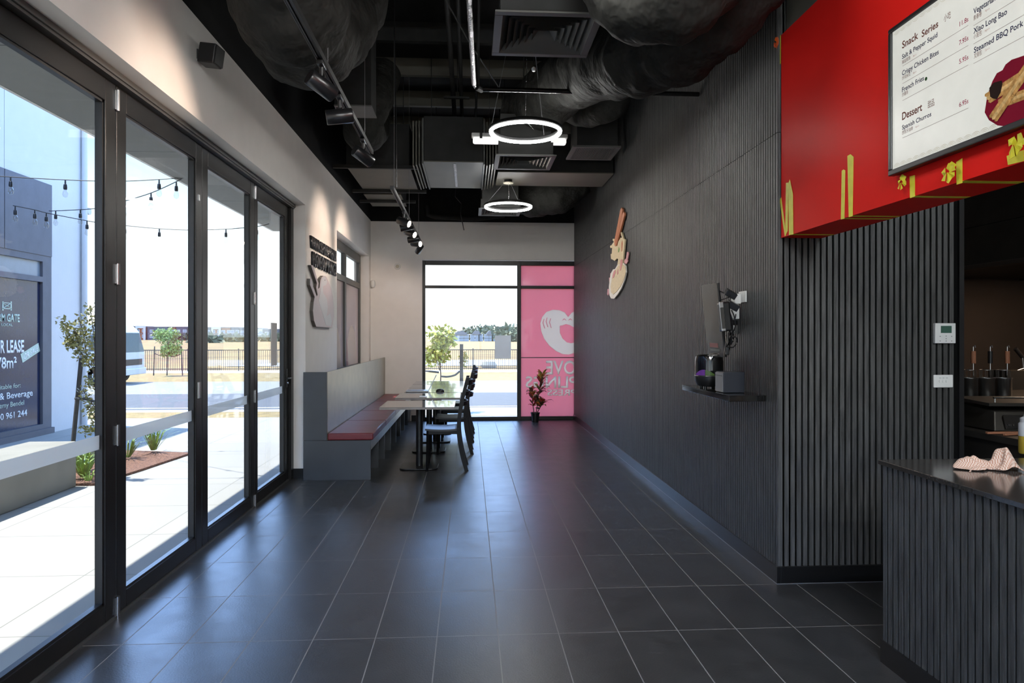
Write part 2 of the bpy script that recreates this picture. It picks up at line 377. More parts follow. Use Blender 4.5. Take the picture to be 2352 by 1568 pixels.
# slatted walls: battens on a black backing
def slats(mb, along, a0, a1, face, dz, pitch=.038, wdt=.0255, dep=.012, z0=.1, z1=CEIL, seam=2.69, sign=-1):
    n = int((a1 - a0) / pitch)
    for i in range(n + 1):
        a = a0 + i * pitch
        for (s0, s1) in ((z0, seam - .002), (seam + .002, z1)) if seam else ((z0, z1),):
            if along == 'Y': mb.box(min(face, face - sign * dep), max(face, face - sign * dep), a, a + wdt, s0, s1)
            else: mb.box(a, a + wdt, min(face, face - sign * dep), max(face, face - sign * dep), s0, s1)
    return mb
YR = 4.04
wr = struct('wall_right', MB().box(XS + .012, XS + .15, YR + .012, YB, 0, CEIL), 'slat_back')
obj('batten_panel', slats(MB(), 'Y', YR + .004, YB - .03, XS, 0, pitch=.0345, wdt=.0225), 'slat_wood', wr)
wk = struct('wall_kitchen_return', MB().box(XS + .012, 2.985, YR + .012, YR + .14, 0, CEIL), 'slat_back')
obj('batten_panel', slats(MB(), 'X', XS + .004, 2.94, YR, 0), 'slat_wood', wk)
obj('end_trim', MB().box(2.962, 2.992, YR - .004, YR + .14, 0, CEIL), 'black_metal', wk)
struct('baseboard_right', MB().box(XS - .010, XS + .014, YR - .010, YB - .002, 0, .103), 'skirting_black', bevel=.002)
struct('baseboard_kitchen', MB().box(XS + .0145, 2.985, YR - .010, YR + .014, 0, .103), 'skirting_black', bevel=.002)
struct('trim_1', MB().box(XS - .013, XS - .0101, YR - .013, YB - .002, 0, .004).box(XS - .0101, 2.985, YR - .013, YR - .0101, 0, .004), 'grey_plastic')
m = MB().box(XW, XW + .012, 7.34, 7.19, 0, .1)
struct('baseboard_left', MB().box(XW, XW + .012, 7.335, 7.355, 0, .1).box(XO + .05, XW + .012, 7.328, 7.34, 0, .1).box(XW, XW + .012, 12.125, 12.129, 0, .1), 'skirting_black')
struct('baseboard_back', MB().box(-1.0, -.814, YB - .012, YB, 0, .1), 'skirting_black')
# kitchen shell behind the opening
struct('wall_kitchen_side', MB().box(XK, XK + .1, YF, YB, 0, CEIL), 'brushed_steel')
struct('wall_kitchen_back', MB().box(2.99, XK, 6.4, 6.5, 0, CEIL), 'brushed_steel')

# ------------------------------------------------------------------ bifold doors
hd = struct('trim_2', MB().box(-1.935, -1.80, -.95, 7.34, 2.805, HEAD - .001).box(-1.90, -1.81, -.95, 7.34, 2.79, 2.805), 'frame_grey')
struct('trim_3', MB().box(-1.935, -1.82, 7.245, 7.3395, 0, 2.80), 'frame_dark', bevel=.003)
struct('trim_4', MB().box(-1.95, -1.84, -.95, 7.245, 0, .012), 'frame_grey')
J = [7.24, 6.12, 4.945, 3.77, 2.60, 1.43, .26, -.91]
TXT = ['nearest the back of the shop, with an A4 notice and lever handle', 'second from the back of the shop, beside the meeting stile', 'third from the back of the shop, planting bed seen through it', 'leftmost in view, with the leasing window seen through it',
       'fifth from the back, beside the camera', 'sixth from the back, behind the camera', 'last, by the street front']
for i in range(7):
    y1, y0 = J[i] - .003, J[i + 1] + .003
    d = thing('door_%d' % (i + 1), 'dark framed glass bifold door panel, ' + TXT[i], 'door', ((XD), (y0 + y1) / 2, 0), 'bifold glass door panels')
    d['kind'] = 'structure'
    a, b = XD - .025, XD + .03
    yn, yf = (.095, .118) if i in (0,) else (.105, .105)
    obj('stile', MB().box(a, b, y0, y0 + yn, .014, 2.79), 'frame_dark', d, bevel=.004)
    obj('stile', MB().box(a, b, y1 - yf, y1, .014, 2.79), 'frame_dark', d, bevel=.004)
    obj('top_rail', MB().box(a, b, y0 + yn, y1 - yf, 2.675, 2.79), 'frame_dark', d, bevel=.004)
    obj('bottom_rail', MB().box(a, b, y0 + yn, y1 - yf, .014, .105), 'frame_dark', d, bevel=.004)
    bd = MB()
    for (q0, q1, z0, z1) in ((y0 + yn, y0 + yn + .012, .105, 2.675), (y1 - yf - .012, y1 - yf, .105, 2.675), (y0 + yn, y1 - yf, .105, .117), (y0 + yn, y1 - yf, 2.663, 2.675)):
        bd.box(XD - .012, XD + .02, q0, q1, z0, z1)
    obj('glazing_bead', bd, 'black_metal', d)
    obj('pane', MB().box(XD - .004, XD + .004, y0 + yn + .003, y1 - yf - .003, .108, 2.672), GLASS, d)
    st = obj('frosted_strip', MB().box(XD + .0045, XD + .006, y0 + yn, y1 - yf, .90, .972), FROST, d); st['label'] = 'frosted safety strip across the glass'
    if i in (1, 3, 5):      # hinges at the far joint
        yy = J[i]
        for z in (.055, .955, 1.80, 2.71):
            h = obj('hinge', MB().cyl((XD + .038, yy, z - .055), (XD + .038, yy, z + .055), .010, 10).box(XD + .03, XD + .036, yy - .022, yy + .022, z - .05, z + .05), 'steel', d, smooth=True)
    if i in (2, 4):
        obj('flush_bolt', MB().box(XD + .03, XD + .04, y1 - .085, y1 - .06, 1.05, 1.16).box(XD + .036, XD + .041, y1 - .05, y1 - .044, 1.05, 1.16), 'steel', d)
        obj('flush_bolt', MB().box(XD + .03, XD + .038, y1 - .075, y1 - .055, 2.40, 2.44), 'steel', d)
    if i == 0:
        obj('notice', MB().box(XD + .0062, XD + .0075, 6.70, 6.91, 1.19, 1.60), POSTER, d)['label'] = 'grey paper notice taped to the glass'
        h = obj('lever_handle', MB().box(XD + .03, XD + .038, 7.155, 7.195, .95, 1.14).cyl((XD + .035, 7.175, 1.05), (XD + .085, 7.175, 1.05), .009).cyl((XD + .08, 7.18, 1.05), (XD + .08, 7.06, 1.05), .008), 'black_metal', d)
        obj('lock_cylinder', MB().cyl((XD + .036, 7.175, 1.00), (XD + .05, 7.175, 1.00), .012), 'steel', h)

# ------------------------------------------------------------------ side window (left wall, far end)
m = MB(); x0, x1 = -1.90, -1.84
for (a, b, z0, z1) in ((9.06, 9.14, .95, 2.83), (11.82, 11.93, .95, 2.83), (10.44, 10.56, .95, 2.83)): m.box(x0, x1, a, b, z0, z1)
for (z0, z1) in ((.95, 1.02), (2.70, 2.835), (2.27, 2.36)):
    for (a, b) in ((9.14, 10.44), (10.56, 11.82)): m.box(x0, x1, a, b, z0, z1)
w2 = struct('window_1', m, 'frame_grey', bevel=.004)
for (a, b) in ((9.14, 10.44), (10.56, 11.82)):
    obj('pane', MB().box(-1.874, -1.868, a, b, 2.36, 2.70), GLASS, w2)
    p = obj('film_pane', MB().box(-1.874, -1.868, a, b, 1.02, 2.27), PINKL, w2); p['label'] = 'pane covered with pale pink printed film'
    o = MB(); yc = (a + b) / 2
    o.prism([(-1.867, yc + .48 * math.cos(t) , 1.02 + (.0 if math.sin(t) < 0 else 1) * (.62 * math.sin(t))) for t in [k * math.pi / 14 for k in range(15)]], (.0006, 0, 0))
    obj('film_print', o, HEART, w2)
    obj('film_print', MB().prism([(-1.8662, a, 1.02), (-1.8662, a + .3, 1.02), (-1.8662, a + .22, 1.4), (-1.8662, a, 1.55)], (.0005, 0, 0)), PINKM, w2)

# ------------------------------------------------------------------ back window
m = MB(); y0, y1 = YB + .03, YB + .10
m.box(-.814, -.765, y0, y1, 0, 2.79); m.box(1.845, 1.90, y0, y1, 0, 2.79); m.box(.838, .905, y0, y1, 0, 2.79)
for (a, b) in ((-.765, .838), (.905, 1.845)):
    m.box(a, b, y0, y1, 2.71, 2.79); m.box(a, b, y0, y1, 2.305, 2.355); m.box(a, b, y0, y1, 0, .06)
w3 = struct('window_2', m, 'frame_dark', bevel=.004)
for (z0, z1) in ((2.355, 2.71), (.06, 2.305)):
    obj('pane', MB().box(-.765, .838, YB + .062, YB + .068, z0, z1), GLASS, w3)
    if z1 > 2.5: obj('film_pane', MB().box(.905, 1.845, YB + .062, YB + .068, z0, z1), PINK, w3)['label'] = 'pane covered with translucent pink film'
obj('film_join', MB().box(.905, 1.845, YB + .0605, YB + .0615, 1.085, 1.10), 'black_plastic', w3)
YG = YB + .0600
def gp(px, py): v = U(px, py, Y=YG); return (v.x, YG, v.z)
def plate(pts, y0_=YB + .062, y1_=YB + .068): return MB().prism([(gp(*p)[0], y0_, gp(*p)[2]) for p in pts], (0, y1_ - y0_, 0))
def cut(o, cutters):
    """carve shapes out of a pane, leaving plain mesh behind"""
    for c in cutters:
        b = o.modifiers.new('cut', 'BOOLEAN'); b.operation = 'DIFFERENCE'; b.object = c; b.solver = 'EXACT'
    bpy.context.view_layer.update(); me = bpy.data.meshes.new_from_object(o.evaluated_get(bpy.context.evaluated_depsgraph_get()))
    o.modifiers.clear(); o.data = me
heart = [(1325, 713), (1321, 714), (1313, 718), (1305, 728), (1297, 717), (1285, 712), (1270, 711), (1255, 716), (1245, 728), (1241, 742), (1243, 760), (1250, 778), (1262, 794), (1277, 806), (1292, 813), (1306, 814), (1321, 810), (1325, 809)]
mouth = [(1329, 754), (1321, 753), (1308, 746), (1300, 744), (1292, 747), (1286, 748), (1286, 764), (1292, 777), (1302, 786), (1312, 788), (1321, 786), (1329, 785)]
details = [mouth]
for (cx, cy) in ((1296, 735), (1310, 735)): details.append([(cx - 5, cy + 2), (cx - 3, cy - 2), (cx, cy - 4), (cx + 3, cy - 2), (cx + 5, cy + 2), (cx + 3, cy), (cx, cy - 2), (cx - 3, cy)])
for (x_, y_) in ((1249, 732), (1256, 729), (1264, 731)): details.append([(x_, y_), (x_ + 1.4, y_), (x_ - 1, y_ + 9), (x_ + 3, y_ + 22), (x_ + 1.6, y_ + 22), (x_ - 2.7, y_ + 9)])
pk = obj('film_pane', MB().box(.905, 1.845, YB + .062, YB + .068, .06, 2.305), PINK, w3); pk['label'] = 'pane covered with translucent pink film'
em = obj('emblem', plate(heart, YB + .0622, YB + .0678), HEART, w3); em['label'] = 'pale heart shaped dumpling emblem'
tmp = [obj('t', plate(heart, YB + .05, YB + .08), PINK)]
tmd = [obj('t', plate(d, YB + .045, YB + .085), PINK) for d in details]
tx_ = []
tw_ = bpy.data.objects.new('t', None); C.collection.objects.link(tw_)
for s_, xa, xb, yb_, yt in (('OVE', 1323, 1254, 859, 828), ('PLINGS', 1324, 1207, 890, 864), ('PRESS', 1323, 1257, 908, 894)):
    a_, b_, h_ = Vector(gp(xa, yb_)), Vector(gp(xb, yb_)), gp(xa, yt)[2] - gp(xa, yb_)[2]
    a_.y = b_.y = YB + .0622; text('lettering', s_, HEART, w3, a_, b_, h_, depth=.0056, weight=.02, out=(0, 1, 0))
    a_.y = b_.y = YB + .050; tx_.append(text('t', s_, HEART, tw_, a_, b_, h_, depth=.03, weight=.02, out=(0, 1, 0)))
cut(pk, tmp + tx_); cut(em, tmd)
for d in details: obj('film_detail', plate(d), PINK, w3)
for o in tmp + tmd + tx_ + [tw_]: bpy.data.objects.remove(o)
pp = obj('notice', MB().box(.447, .729, YB + .0600, YB + .0612, 1.073, 1.484), POSTER, w3); pp['label'] = 'grey paper notice taped to the glass'

# ------------------------------------------------------------------ ceiling services
for i, y in enumerate([1.6, 2.75, 3.9, 5.05, 6.2, 7.3, 8.25, 9.35, 10.45, 11.5]):
    o = obj('ceiling_joist', MB().box(-1.70, XS + .0, y, y + .07, CEIL - .20, CEIL), 'duct_base' if 7.9 < y < 11 else 'duct_metal'); o['kind'] = 'structure'
def pipe(name, pts, r, m_, lab, cat='pipe', group=None, n=10):
    return tag(obj(name, MB().tube(pts, r, n), m_, smooth=True), lab, cat, group)
pipe('ceiling_pipe', [(-.19, 2.0, 4.32), (-.19, 10.3, 4.32)], .026, 'duct_metal', 'black ceiling pipe, the left one of the close pair running away from camera', group='pipes along the ceiling')
pipe('ceiling_pipe', [(-.095, 2.0, 4.32), (-.095, 10.3, 4.32)], .022, 'duct_metal', 'black ceiling pipe, the right one of the close pair running away from camera', group='pipes along the ceiling')
pipe('ceiling_pipe', [(.085, 2.0, 4.36), (.085, 10.3, 4.36)], .014, 'duct_metal', 'thin black ceiling pipe just right of the close pipe pair', group='pipes along the ceiling')
for y in (3.2, 5.6, 8.2):
    tag(obj('pipe_bracket', MB().box(-.30, .0, y, y + .04, 4.27, 4.293).box(-.145, -.135, y + .01, y + .02, 4.293, CEIL), 'duct_metal'), 'black bracket rail under the ceiling pipe pair, ' + {3.2: 'nearest the camera', 5.6: 'middle one', 8.2: 'farthest'}[y], 'bracket', 'brackets under the ceiling pipes')
# wrapped conduit with an elbow
c1 = [(-.03, 2.9, 3.40), (.0, 3.9, 3.40), (.035, 5.33, 3.40), (.05, 5.40, 3.40), (.10, 5.43, 3.40), (1.0, 5.44, 3.40), (XS - .01, 5.44, 3.40)]
sp_ = [Vector(c1[0]).lerp(Vector(c1[2]), k / 60) for k in range(61)]
cp = thing('fire_sprinkler_pipe', 'L-shaped overhead pipe, near leg wrapped in shiny foil, running into slat wall', 'pipe', (.9, 5.44, 3.37))
obj('wrapped_leg', MB().tube(sp_, [.0165 + .002 * ((k % 2) * 1) for k in range(61)], 10), 'foil', cp)['label'] = 'shiny foil wrapped length of pipe'
obj('crossing_leg', MB().tube(c1[2:], .0185, 10), 'black_gloss', cp, smooth=True)
obj('hanger', MB().box(.02, .035, 3.6, 3.63, 3.42, CEIL).box(.0, .055, 3.6, 3.63, 3.415, 3.43), 'duct_metal', cp)
obj('hanger', MB().box(.065, .08, 5.40, 5.43, 3.42, CEIL).cyl((.055, 5.38, 3.4), (.095, 5.44, 3.4), .026, 10), 'duct_metal', cp)
tag(obj('ceiling_cable', MB().tube([(-.85, 3.0, 4.1), (-.4, 4.2, 3.95), (.0, 5.4, 3.75), (.3, 6.4, 3.72)], .006, 6), 'duct_metal'), 'thin black cable crossing diagonally from left duct to the L-shaped pipe', 'cable')

def duct(name, pts, rad, lab, k=10, wr=.09, seedv=1, ends=True):
    rnd = random.Random(seedv); path = smoothpath(pts, k); n = 44; fs = []
    ph = [rnd.random() * 6.28 for _ in range(12)]
    for i in range(len(path)):
        e = 1.0
        base = (rad if not isinstance(rad, tuple) else rad[0] + (rad[1] - rad[0]) * i / len(path)) * (1 + .05 * math.sin(i * .75 + ph[0]) + .03 * math.sin(i * 1.9 + ph[1]))
        def f(an, i_, base=base):
            w_ = .5 * math.sin(5 * an + i_ * .35 + ph[2]) + .35 * math.sin(9 * an - i_ * .6 + ph[3]) + .45 * math.sin(3 * an + i_ * .9 + ph[4]) + .3 * math.sin(2 * an + i_ * 1.7 + ph[5])
            w2_ = abs(math.sin(an * 2.5 + i_ * .55 + 2 * math.sin(an + ph[6]))) ** .5
            return base * (1 + wr * .35 * w_ - wr * .5 * (1 - w2_))
        fs.append(f)
    return tag(obj(name, MB().tube(path, fs, n), 'duct_fabric', smooth=True), lab, 'duct', 'wrapped flexible air ducts')
def rp(px, py, yc):
    """point on the sight line at distance yc, used only to read positions off the photograph"""
    a = (px - 1176) / FOC * yc; z = EYE + (HZ - py) / FOC * yc; c, s = math.cos(TH), math.sin(TH)
    return (a * c + yc * s, -a * s + yc * c, z)
duct('flexible_duct', [rp(600, -330, 3.4), rp(640, -120, 3.5), rp(672, 20, 3.75), rp(712, 78, 4.15), rp(760, 40, 4.6), rp(800, -40, 5.0)], .30, 'large baggy black wrapped duct drooping above the left wall, nearest of all on that side', seedv=3, k=9)
duct('flexible_duct', [rp(880, 170, 7.4), rp(850, 240, 7.0), rp(836, 300, 7.0), rp(848, 300, 7.6), rp(862, 240, 8.0)], .20, 'black wrapped duct hanging below the square drop box above the left wall', seedv=5, k=7)
duct('flexible_duct', [rp(1780, -190, 3.6), rp(1742, -70, 3.7), rp(1640, 42, 3.85), rp(1550, 108, 4.15), rp(1455, 134, 4.55), rp(1380, 148, 5.25), rp(1305, 185, 6.15), rp(1235, 245, 6.95), rp(1207, 272, 7.4)], (.19, .30), 'longest black wrapped duct curving from the slat wall to above the ring lights', seedv=8, k=9)
duct('flexible_duct', [rp(1395, -260, 3.7), rp(1415, -60, 3.5), rp(1500, 0, 3.3), rp(1600, -40, 3.2), rp(1700, -160, 3.3)], .205, 'short crumpled black duct at the top edge, right of the big square diffuser', seedv=11, k=9)
duct('flexible_duct', [rp(1400, 150, 7.6), rp(1415, 225, 7.2), rp(1365, 255, 7.4), rp(1300, 250, 8.2)], .16, 'dark wrapped duct tucked against slat wall behind the longest duct', seedv=13, k=7)
duct('flexible_duct', [rp(1200, 452, 10.6), rp(1240, 455, 10.2), rp(1290, 442, 10.0), rp(1325, 410, 10.0)], .27, 'black wrapped duct farthest away, beside the second ring light', seedv=17, k=8)

def diffuser(x, y, z, lab, s=.60):
    t = thing('ceiling_diffuser', lab, 'air vent', (x, y, z), 'square air diffusers')
    fr = MB(); h = s / 2; b = .045
    for (a0, a1, b0, b1) in ((-h, h, -h, -h + b), (-h, h, h - b, h), (-h, -h + b, -h + b, h - b), (h - b, h, -h + b, h - b)): fr.box(x + a0, x + a1, y + b0, y + b1, z, z + .012)
    obj('frame', fr, 'diffuser_grey', t, bevel=.003)
    r = h - b
    for k in range(7):                     # nested blades flaring downwards
        q = r - k * .037; q2 = q - .034
        if q2 < .02: break
        v = MB(); zt, zb = z + .045, z + .004
        for s4 in range(4):
            M = Matrix.Rotation(s4 * math.pi / 2, 3, 'Z')
            P4 = [Vector((-q, -q, zb)), Vector((q, -q, zb)), Vector((q2, -q2, zt)), Vector((-q2, -q2, zt))]
            P5 = [p + Vector((0, .002, .003)) for p in P4]
            v.quad(*[M @ Vector((p.x, p.y, 0)) + Vector((x, y, p.z)) for p in P4]); v.quad(*[M @ Vector((p.x, p.y, 0)) + Vector((x, y, p.z)) for p in P5])
        obj('blade', v, 'diffuser_grey', t)
    obj('plenum_box', MB().box(x - h + .05, x + h - .05, y - h + .05, y + h - .05, z + .08, z + .42).box(x - h + .03, x - h + .05, y - h + .03, y + h - .03, z + .012, z + .14).box(x + h - .05, x + h - .03, y - h + .03, y + h - .03, z + .012, z + .14).box(x - h + .05, x + h - .05, y - h + .03, y - h + .05, z + .012, z + .14).box(x - h + .05, x + h - .05, y + h - .05, y + h - .03, z + .012, z + .14), 'duct_metal', t)
    obj('hanger', MB().cyl((x, y, z + .42), (x, y, CEIL), .006, 6), 'duct_metal', t)
    return t
diffuser(.44, 4.07, 3.235, 'large square four-way air diffuser at the top of the picture, nearest camera')
diffuser(.555, 7.08, 3.24, 'square four-way air diffuser just beyond the first ring light')
diffuser(.43, 9.91, 3.235, 'square four-way air diffuser partly behind the second ring light')
# return grille box
v0 = U(1317, 337, Z=3.6); gx0, gx1, gy0, gy1 = 1.165, 1.71, v0.y, v0.y + .58
t = thing('return_air_box', 'black square duct box with mesh grille underneath, hanging by the slat wall', 'air vent', ((gx0 + gx1) / 2, (gy0 + gy1) / 2, 3.6))
obj('box', MB().box(gx0 + .05, gx1 - .03, gy0 + .04, gy1 - .04, 3.62, 4.02), 'duct_metal', t, bevel=.004)
m = MB(); b = .045
for (a0, a1, b0, b1) in ((gx0, gx1, gy0, gy0 + b), (gx0, gx1, gy1 - b, gy1), (gx0, gx0 + b, gy0 + b, gy1 - b), (gx1 - b, gx1, gy0 + b, gy1 - b)): m.box(a0, a1, b0, b1, 3.60, 3.62)
obj('frame', m, 'diffuser_grey', t)
m = MB()
for k in range(24): xx = gx0 + b + (gx1 - gx0 - 2 * b) * (k + .5) / 24; m.box(xx - .003, xx + .003, gy0 + b, gy1 - b, 3.602, 3.62)
for k in range(24): yy = gy0 + b + (gy1 - gy0 - 2 * b) * (k + .5) / 24; m.box(gx0 + b, gx1 - b, yy - .003, yy + .003, 3.603, 3.619)
obj('grille', m, 'diffuser_grey', t); obj('hanger', MB().cyl((1.4, gy0 + .3, 4.02), (1.4, gy0 + .3, CEIL), .006, 6), 'duct_metal', t)
# drop box above left wall
def hung_box(name, lab, cat, x0, x1, y0, y1, z0, z1, base='duct_base', extra=None):
    t = thing(name, lab, cat, ((x0 + x1) / 2, (y0 + y1) / 2, z0))
    obj('casing', MB().box(x0, x1, y0, y1, z0 + .012, z1), 'duct_metal', t, bevel=.004)
    obj('base_panel', MB().box(x0 - .004, x1 + .004, y0 - .004, y1 + .004, z0, z0 + .012), base, t)
    for (a, b_) in ((x0 + .08, y0 + .1), (x1 - .08, y0 + .1), (x0 + .08, y1 - .1), (x1 - .08, y1 - .1)): obj('hanger_rod', MB().cyl((a, b_, z1), (a, b_, CEIL), .005, 6), 'duct_metal', t)
    if extra: extra(t)
    return t
a = rp(768, 243, 6.0); b2 = rp(852, 243, 6.0)
hung_box('duct_drop_box', 'tall black square duct drop with pale underside above the left wall', 'duct', a[0], b2[0], a[1], a[1] + .32, a[2], CEIL - .25, 'diffuser_grey')
def exA(t):
    obj('support_rail', MB().box(-1.62, -.62, 8.36, 8.40, 3.47, 3.51), 'duct_metal', t); obj('support_rail', MB().box(-1.62, -.60, 9.76, 9.80, 3.47, 3.51), 'duct_metal', t)
hung_box('fan_coil_unit', 'wide black fan coil unit with beige underside on rails, above left wall', 'air conditioner', -1.47, -.72, 8.42, 9.74, 3.51, 4.02, extra=exA)
hung_box('duct_section', 'smaller black duct box with beige underside, beyond the wide fan coil unit', 'duct', -1.50, -.98, 10.02, 10.92, 3.49, 3.9, extra=lambda t: obj('support_rail', MB().box(-1.62, -.8, 10.4, 10.44, 3.45, 3.49), 'duct_metal', t))
def exB(t):
    m = MB()
    for k in range(4): m.box(-.66 + k * .035, -.645 + k * .035, 8.15, 9.5, 3.46 + .01 * k, 3.98)
    obj('flexible_connector', m, 'duct_base', t)
    m = MB()
    for k in range(4): m.box(.20 + k * .035, .215 + k * .035, 8.15, 9.5, 3.47 + .01 * k, 3.98)
    obj('flexible_connector', m, 'duct_base', t)
    obj('foil_seam', MB().box(-.185, -.155, 8.15, 9.4, 3.482, 3.487), 'foil', t)['label'] = 'torn foil tape seam'
    obj('flange', MB().box(-.545, -.53, 8.1, 9.52, 3.47, 4.0), 'diffuser_grey', t); obj('flange', MB().box(.165, .18, 8.1, 9.52, 3.47, 4.0), 'diffuser_grey', t)
hung_box('fan_coil_unit', 'metal air unit with beige base and foil seam in the centre of the ceiling', 'air conditioner', -.525, .16, 8.09, 9.5, 3.488, 4.02, extra=exB)
hung_box('main_duct', 'long rectangular black duct crossing to the slat wall behind the first diffuser pair', 'duct', .36, XS - .02, 8.68, 9.45, 3.52, 3.98)
tag(obj('hanging_cable', MB().tube([(-.20, 10.4, CEIL), (-.20, 10.4, 4.0), (-.21, 10.4, 3.55), (-.12, 10.4, 3.45), (-.13, 10.4, 3.30), (-.08, 10.4, 3.05)], .007, 6), 'black_plastic'), 'loose black cable dangling from the ceiling under the centre air unit', 'cable')
tag(obj('back_pipe', MB().tube([(-.72, 12.05, 3.72), (-.70, 12.05, 3.56), (-.6, 12.05, 3.53), (.1, 12.05, 3.50), (.6, 12.0, 3.56)], .045, 12), 'duct_metal', smooth=True), 'black pipe running just above the white back wall', 'pipe')
# fluorescent batten
a = rp(1083, 318, 7.75); b2 = rp(1304, 318, 7.75)
t = thing('batten_light', 'white fluorescent batten hanging crosswise behind the first ring light', 'light', ((a[0] + b2[0]) / 2, a[1], a[2]))
obj('body', MB().box(a[0], a[0] + 1.075, a[1] - .05, a[1] + .05, a[2] + .01, a[2] + .055), 'white_plastic', t, bevel=.01)
obj('diffuser', MB().box(a[0] + .015, a[0] + 1.06, a[1] - .045, a[1] + .045, a[2] - .055, a[2] + .01), 'batten_on', t, bevel=.02)
obj('clip', MB().box(a[0] + .09, a[0] + .12, a[1] - .056, a[1] - .05, a[2] - .01, a[2] + .05), 'black_plastic', t)
for q in (.2, .9): obj('hanger_wire', MB().cyl((a[0] + q, a[1], a[2] + .055), (a[0] + q, a[1], CEIL), .003, 5), 'black_plastic', t)
mat('fill_tube_on', (.9, .9, .9), .4, emit=(.90, .96, 1), es=100)  # unseen battens added around the camera to brighten the front of the room
for q_, (x_, y_) in enumerate(((.2, -1.6), (1.2, -2.4), (2.6, .2))):
    t = thing('batten_light', 'added out-of-frame fluorescent batten for fill light, ' + ('over the waiting area', 'by the street front', 'over the service counter')[q_], 'light', (x_, y_, 3.5))
    obj('body', MB().box(x_ - .6, x_ + .6, y_ - .05, y_ + .05, 3.51, 3.56), 'white_plastic', t)
    obj('diffuser', MB().box(x_ - .59, x_ + .59, y_ - .045, y_ + .045, 3.45, 3.51), 'fill_tube_on', t)
    for q in (-.4, .4): obj('hanger_wire', MB().cyl((x_ + q, y_, 3.56), (x_ + q, y_, CEIL), .003, 5), 'black_plastic', t)
# smoke detector / sprinkler head
v = rp(1226, 160, 5.2); t = thing('smoke_detector', 'small white round detector hanging on a wire above the first ring light', 'detector', (v[0], v[1], v[2] - .015))
obj('head', MB().lathe([(.008, .02), (.016, .012), (.018, 0), (.012, -.012)], v, 14), 'white_plastic', t, smooth=True); obj('wire', MB().cyl((v[0], v[1], v[2] + .02), (v[0], v[1], CEIL), .002, 5), 'black_plastic', t)

# ------------------------------------------------------------------ ring pendants
def ring(x, y, z, zc, lab):
    t = thing('ring_pendant', lab, 'pendant light', (x, y, z), 'ring pendant lights')
    obj('ring_housing', MB().torus((x, y, z + .024), .30, .021, .021, 72, 8), 'black_metal', t, smooth=True)
    obj('led_ring', MB().torus((x, y, z + .006), .30, .014, .020, 96, 10, True), 'ring_on', t, smooth=True)['label'] = 'glowing white ring'
    for k in range(3):
        a = 2 * math.pi * k / 3 + .9
        obj('suspension_wire', MB().cyl((x + .3 * math.cos(a), y + .3 * math.sin(a), z + .04), (x + .06 * math.cos(a), y + .06 * math.sin(a), zc), .0016, 5), 'grey_plastic', t)
    obj('power_flex', MB().tube([(x, y, zc), (x + .01, y, (z + zc) / 2), (x + .0, y, z + .1), (x + .08, y + .06, z + .04)], .0018, 5), 'foil', t)
    obj('ceiling_rose', MB().lathe([(.065, zc - .0), (.068, zc + .008), (.06, zc + .012)], (x, y, 0), 24), 'cream', t, smooth=True)
    obj('mounting_plate', MB().lathe([(.05, zc + .012), (.055, zc + .045)], (x, y, 0), 20), 'black_metal', t)
    return t
v1 = rp(1207, 304, 6.0); v2 = rp(1167.5, 475.5, 9.12)
ring(v1[0], v1[1], v1[2], 4.45, 'glowing white LED ring pendant, the nearer and larger-looking of the two')
ring(v2[0], v2[1], v2[2], 3.475, 'glowing white LED ring pendant farther away, hanging from a cream ceiling rose')
ring(.48, 2.85, 3.25, 4.45, 'added LED ring pendant for fill light, just ahead of the camera, out of frame')  # this ring and the next are added out of frame as fill light
ring(.45, -.25, 3.25, 4.45, 'added LED ring pendant for fill light, unseen behind the camera')

# ------------------------------------------------------------------ track lights
def track(xa, ya, yb, z, lab, wires):
    t = thing('light_track', lab, 'light track', (xa, (ya + yb) / 2, z), 'suspended lighting tracks')
    obj('rail', MB().box(xa - .018, xa - .013, ya, yb, z, z + .028).box(xa + .013, xa + .018, ya, yb, z, z + .028).box(xa - .018, xa + .018, ya, yb, z + .028, z + .033).box(xa - .013, xa - .004, ya, yb, z + .002, z + .006).box(xa + .004, xa + .013, ya, yb, z + .002, z + .006), 'black_metal', t)
    obj('conductor', MB().box(xa - .0035, xa - .001, ya + .03, yb - .03, z + .016, z + .024).box(xa + .001, xa + .0035, ya + .03, yb - .03, z + .016, z + .024), 'steel', t)
    obj('end_cap', MB().box(xa - .0185, xa + .0185, ya - .012, ya, z - .001, z + .034), 'black_plastic', t)
    for w_ in wires: obj('suspension_wire', MB().cyl((xa, w_, z + .033), (xa, w_, CEIL), .0018, 5), 'grey_plastic', t)
    return t
ZT = 2.876
track(-.757, 1.6, 5.42, ZT, 'black suspended light track in the upper left, nearer of two', [2.3, 3.78, 5.1])
tk = track(-.738, 6.72, 10.85, ZT, 'black suspended light track nearer the back wall, farther of two', [6.9, 8.6, 10.2])
obj('power_cord', MB().tube([(-.72, 6.72, CEIL), rp(908, 205, 6.75), rp(910, 300, 6.7), rp(911, 430, 6.68), (-.738, 6.73, ZT + .03)], .006, 6), 'black_plastic', tk)
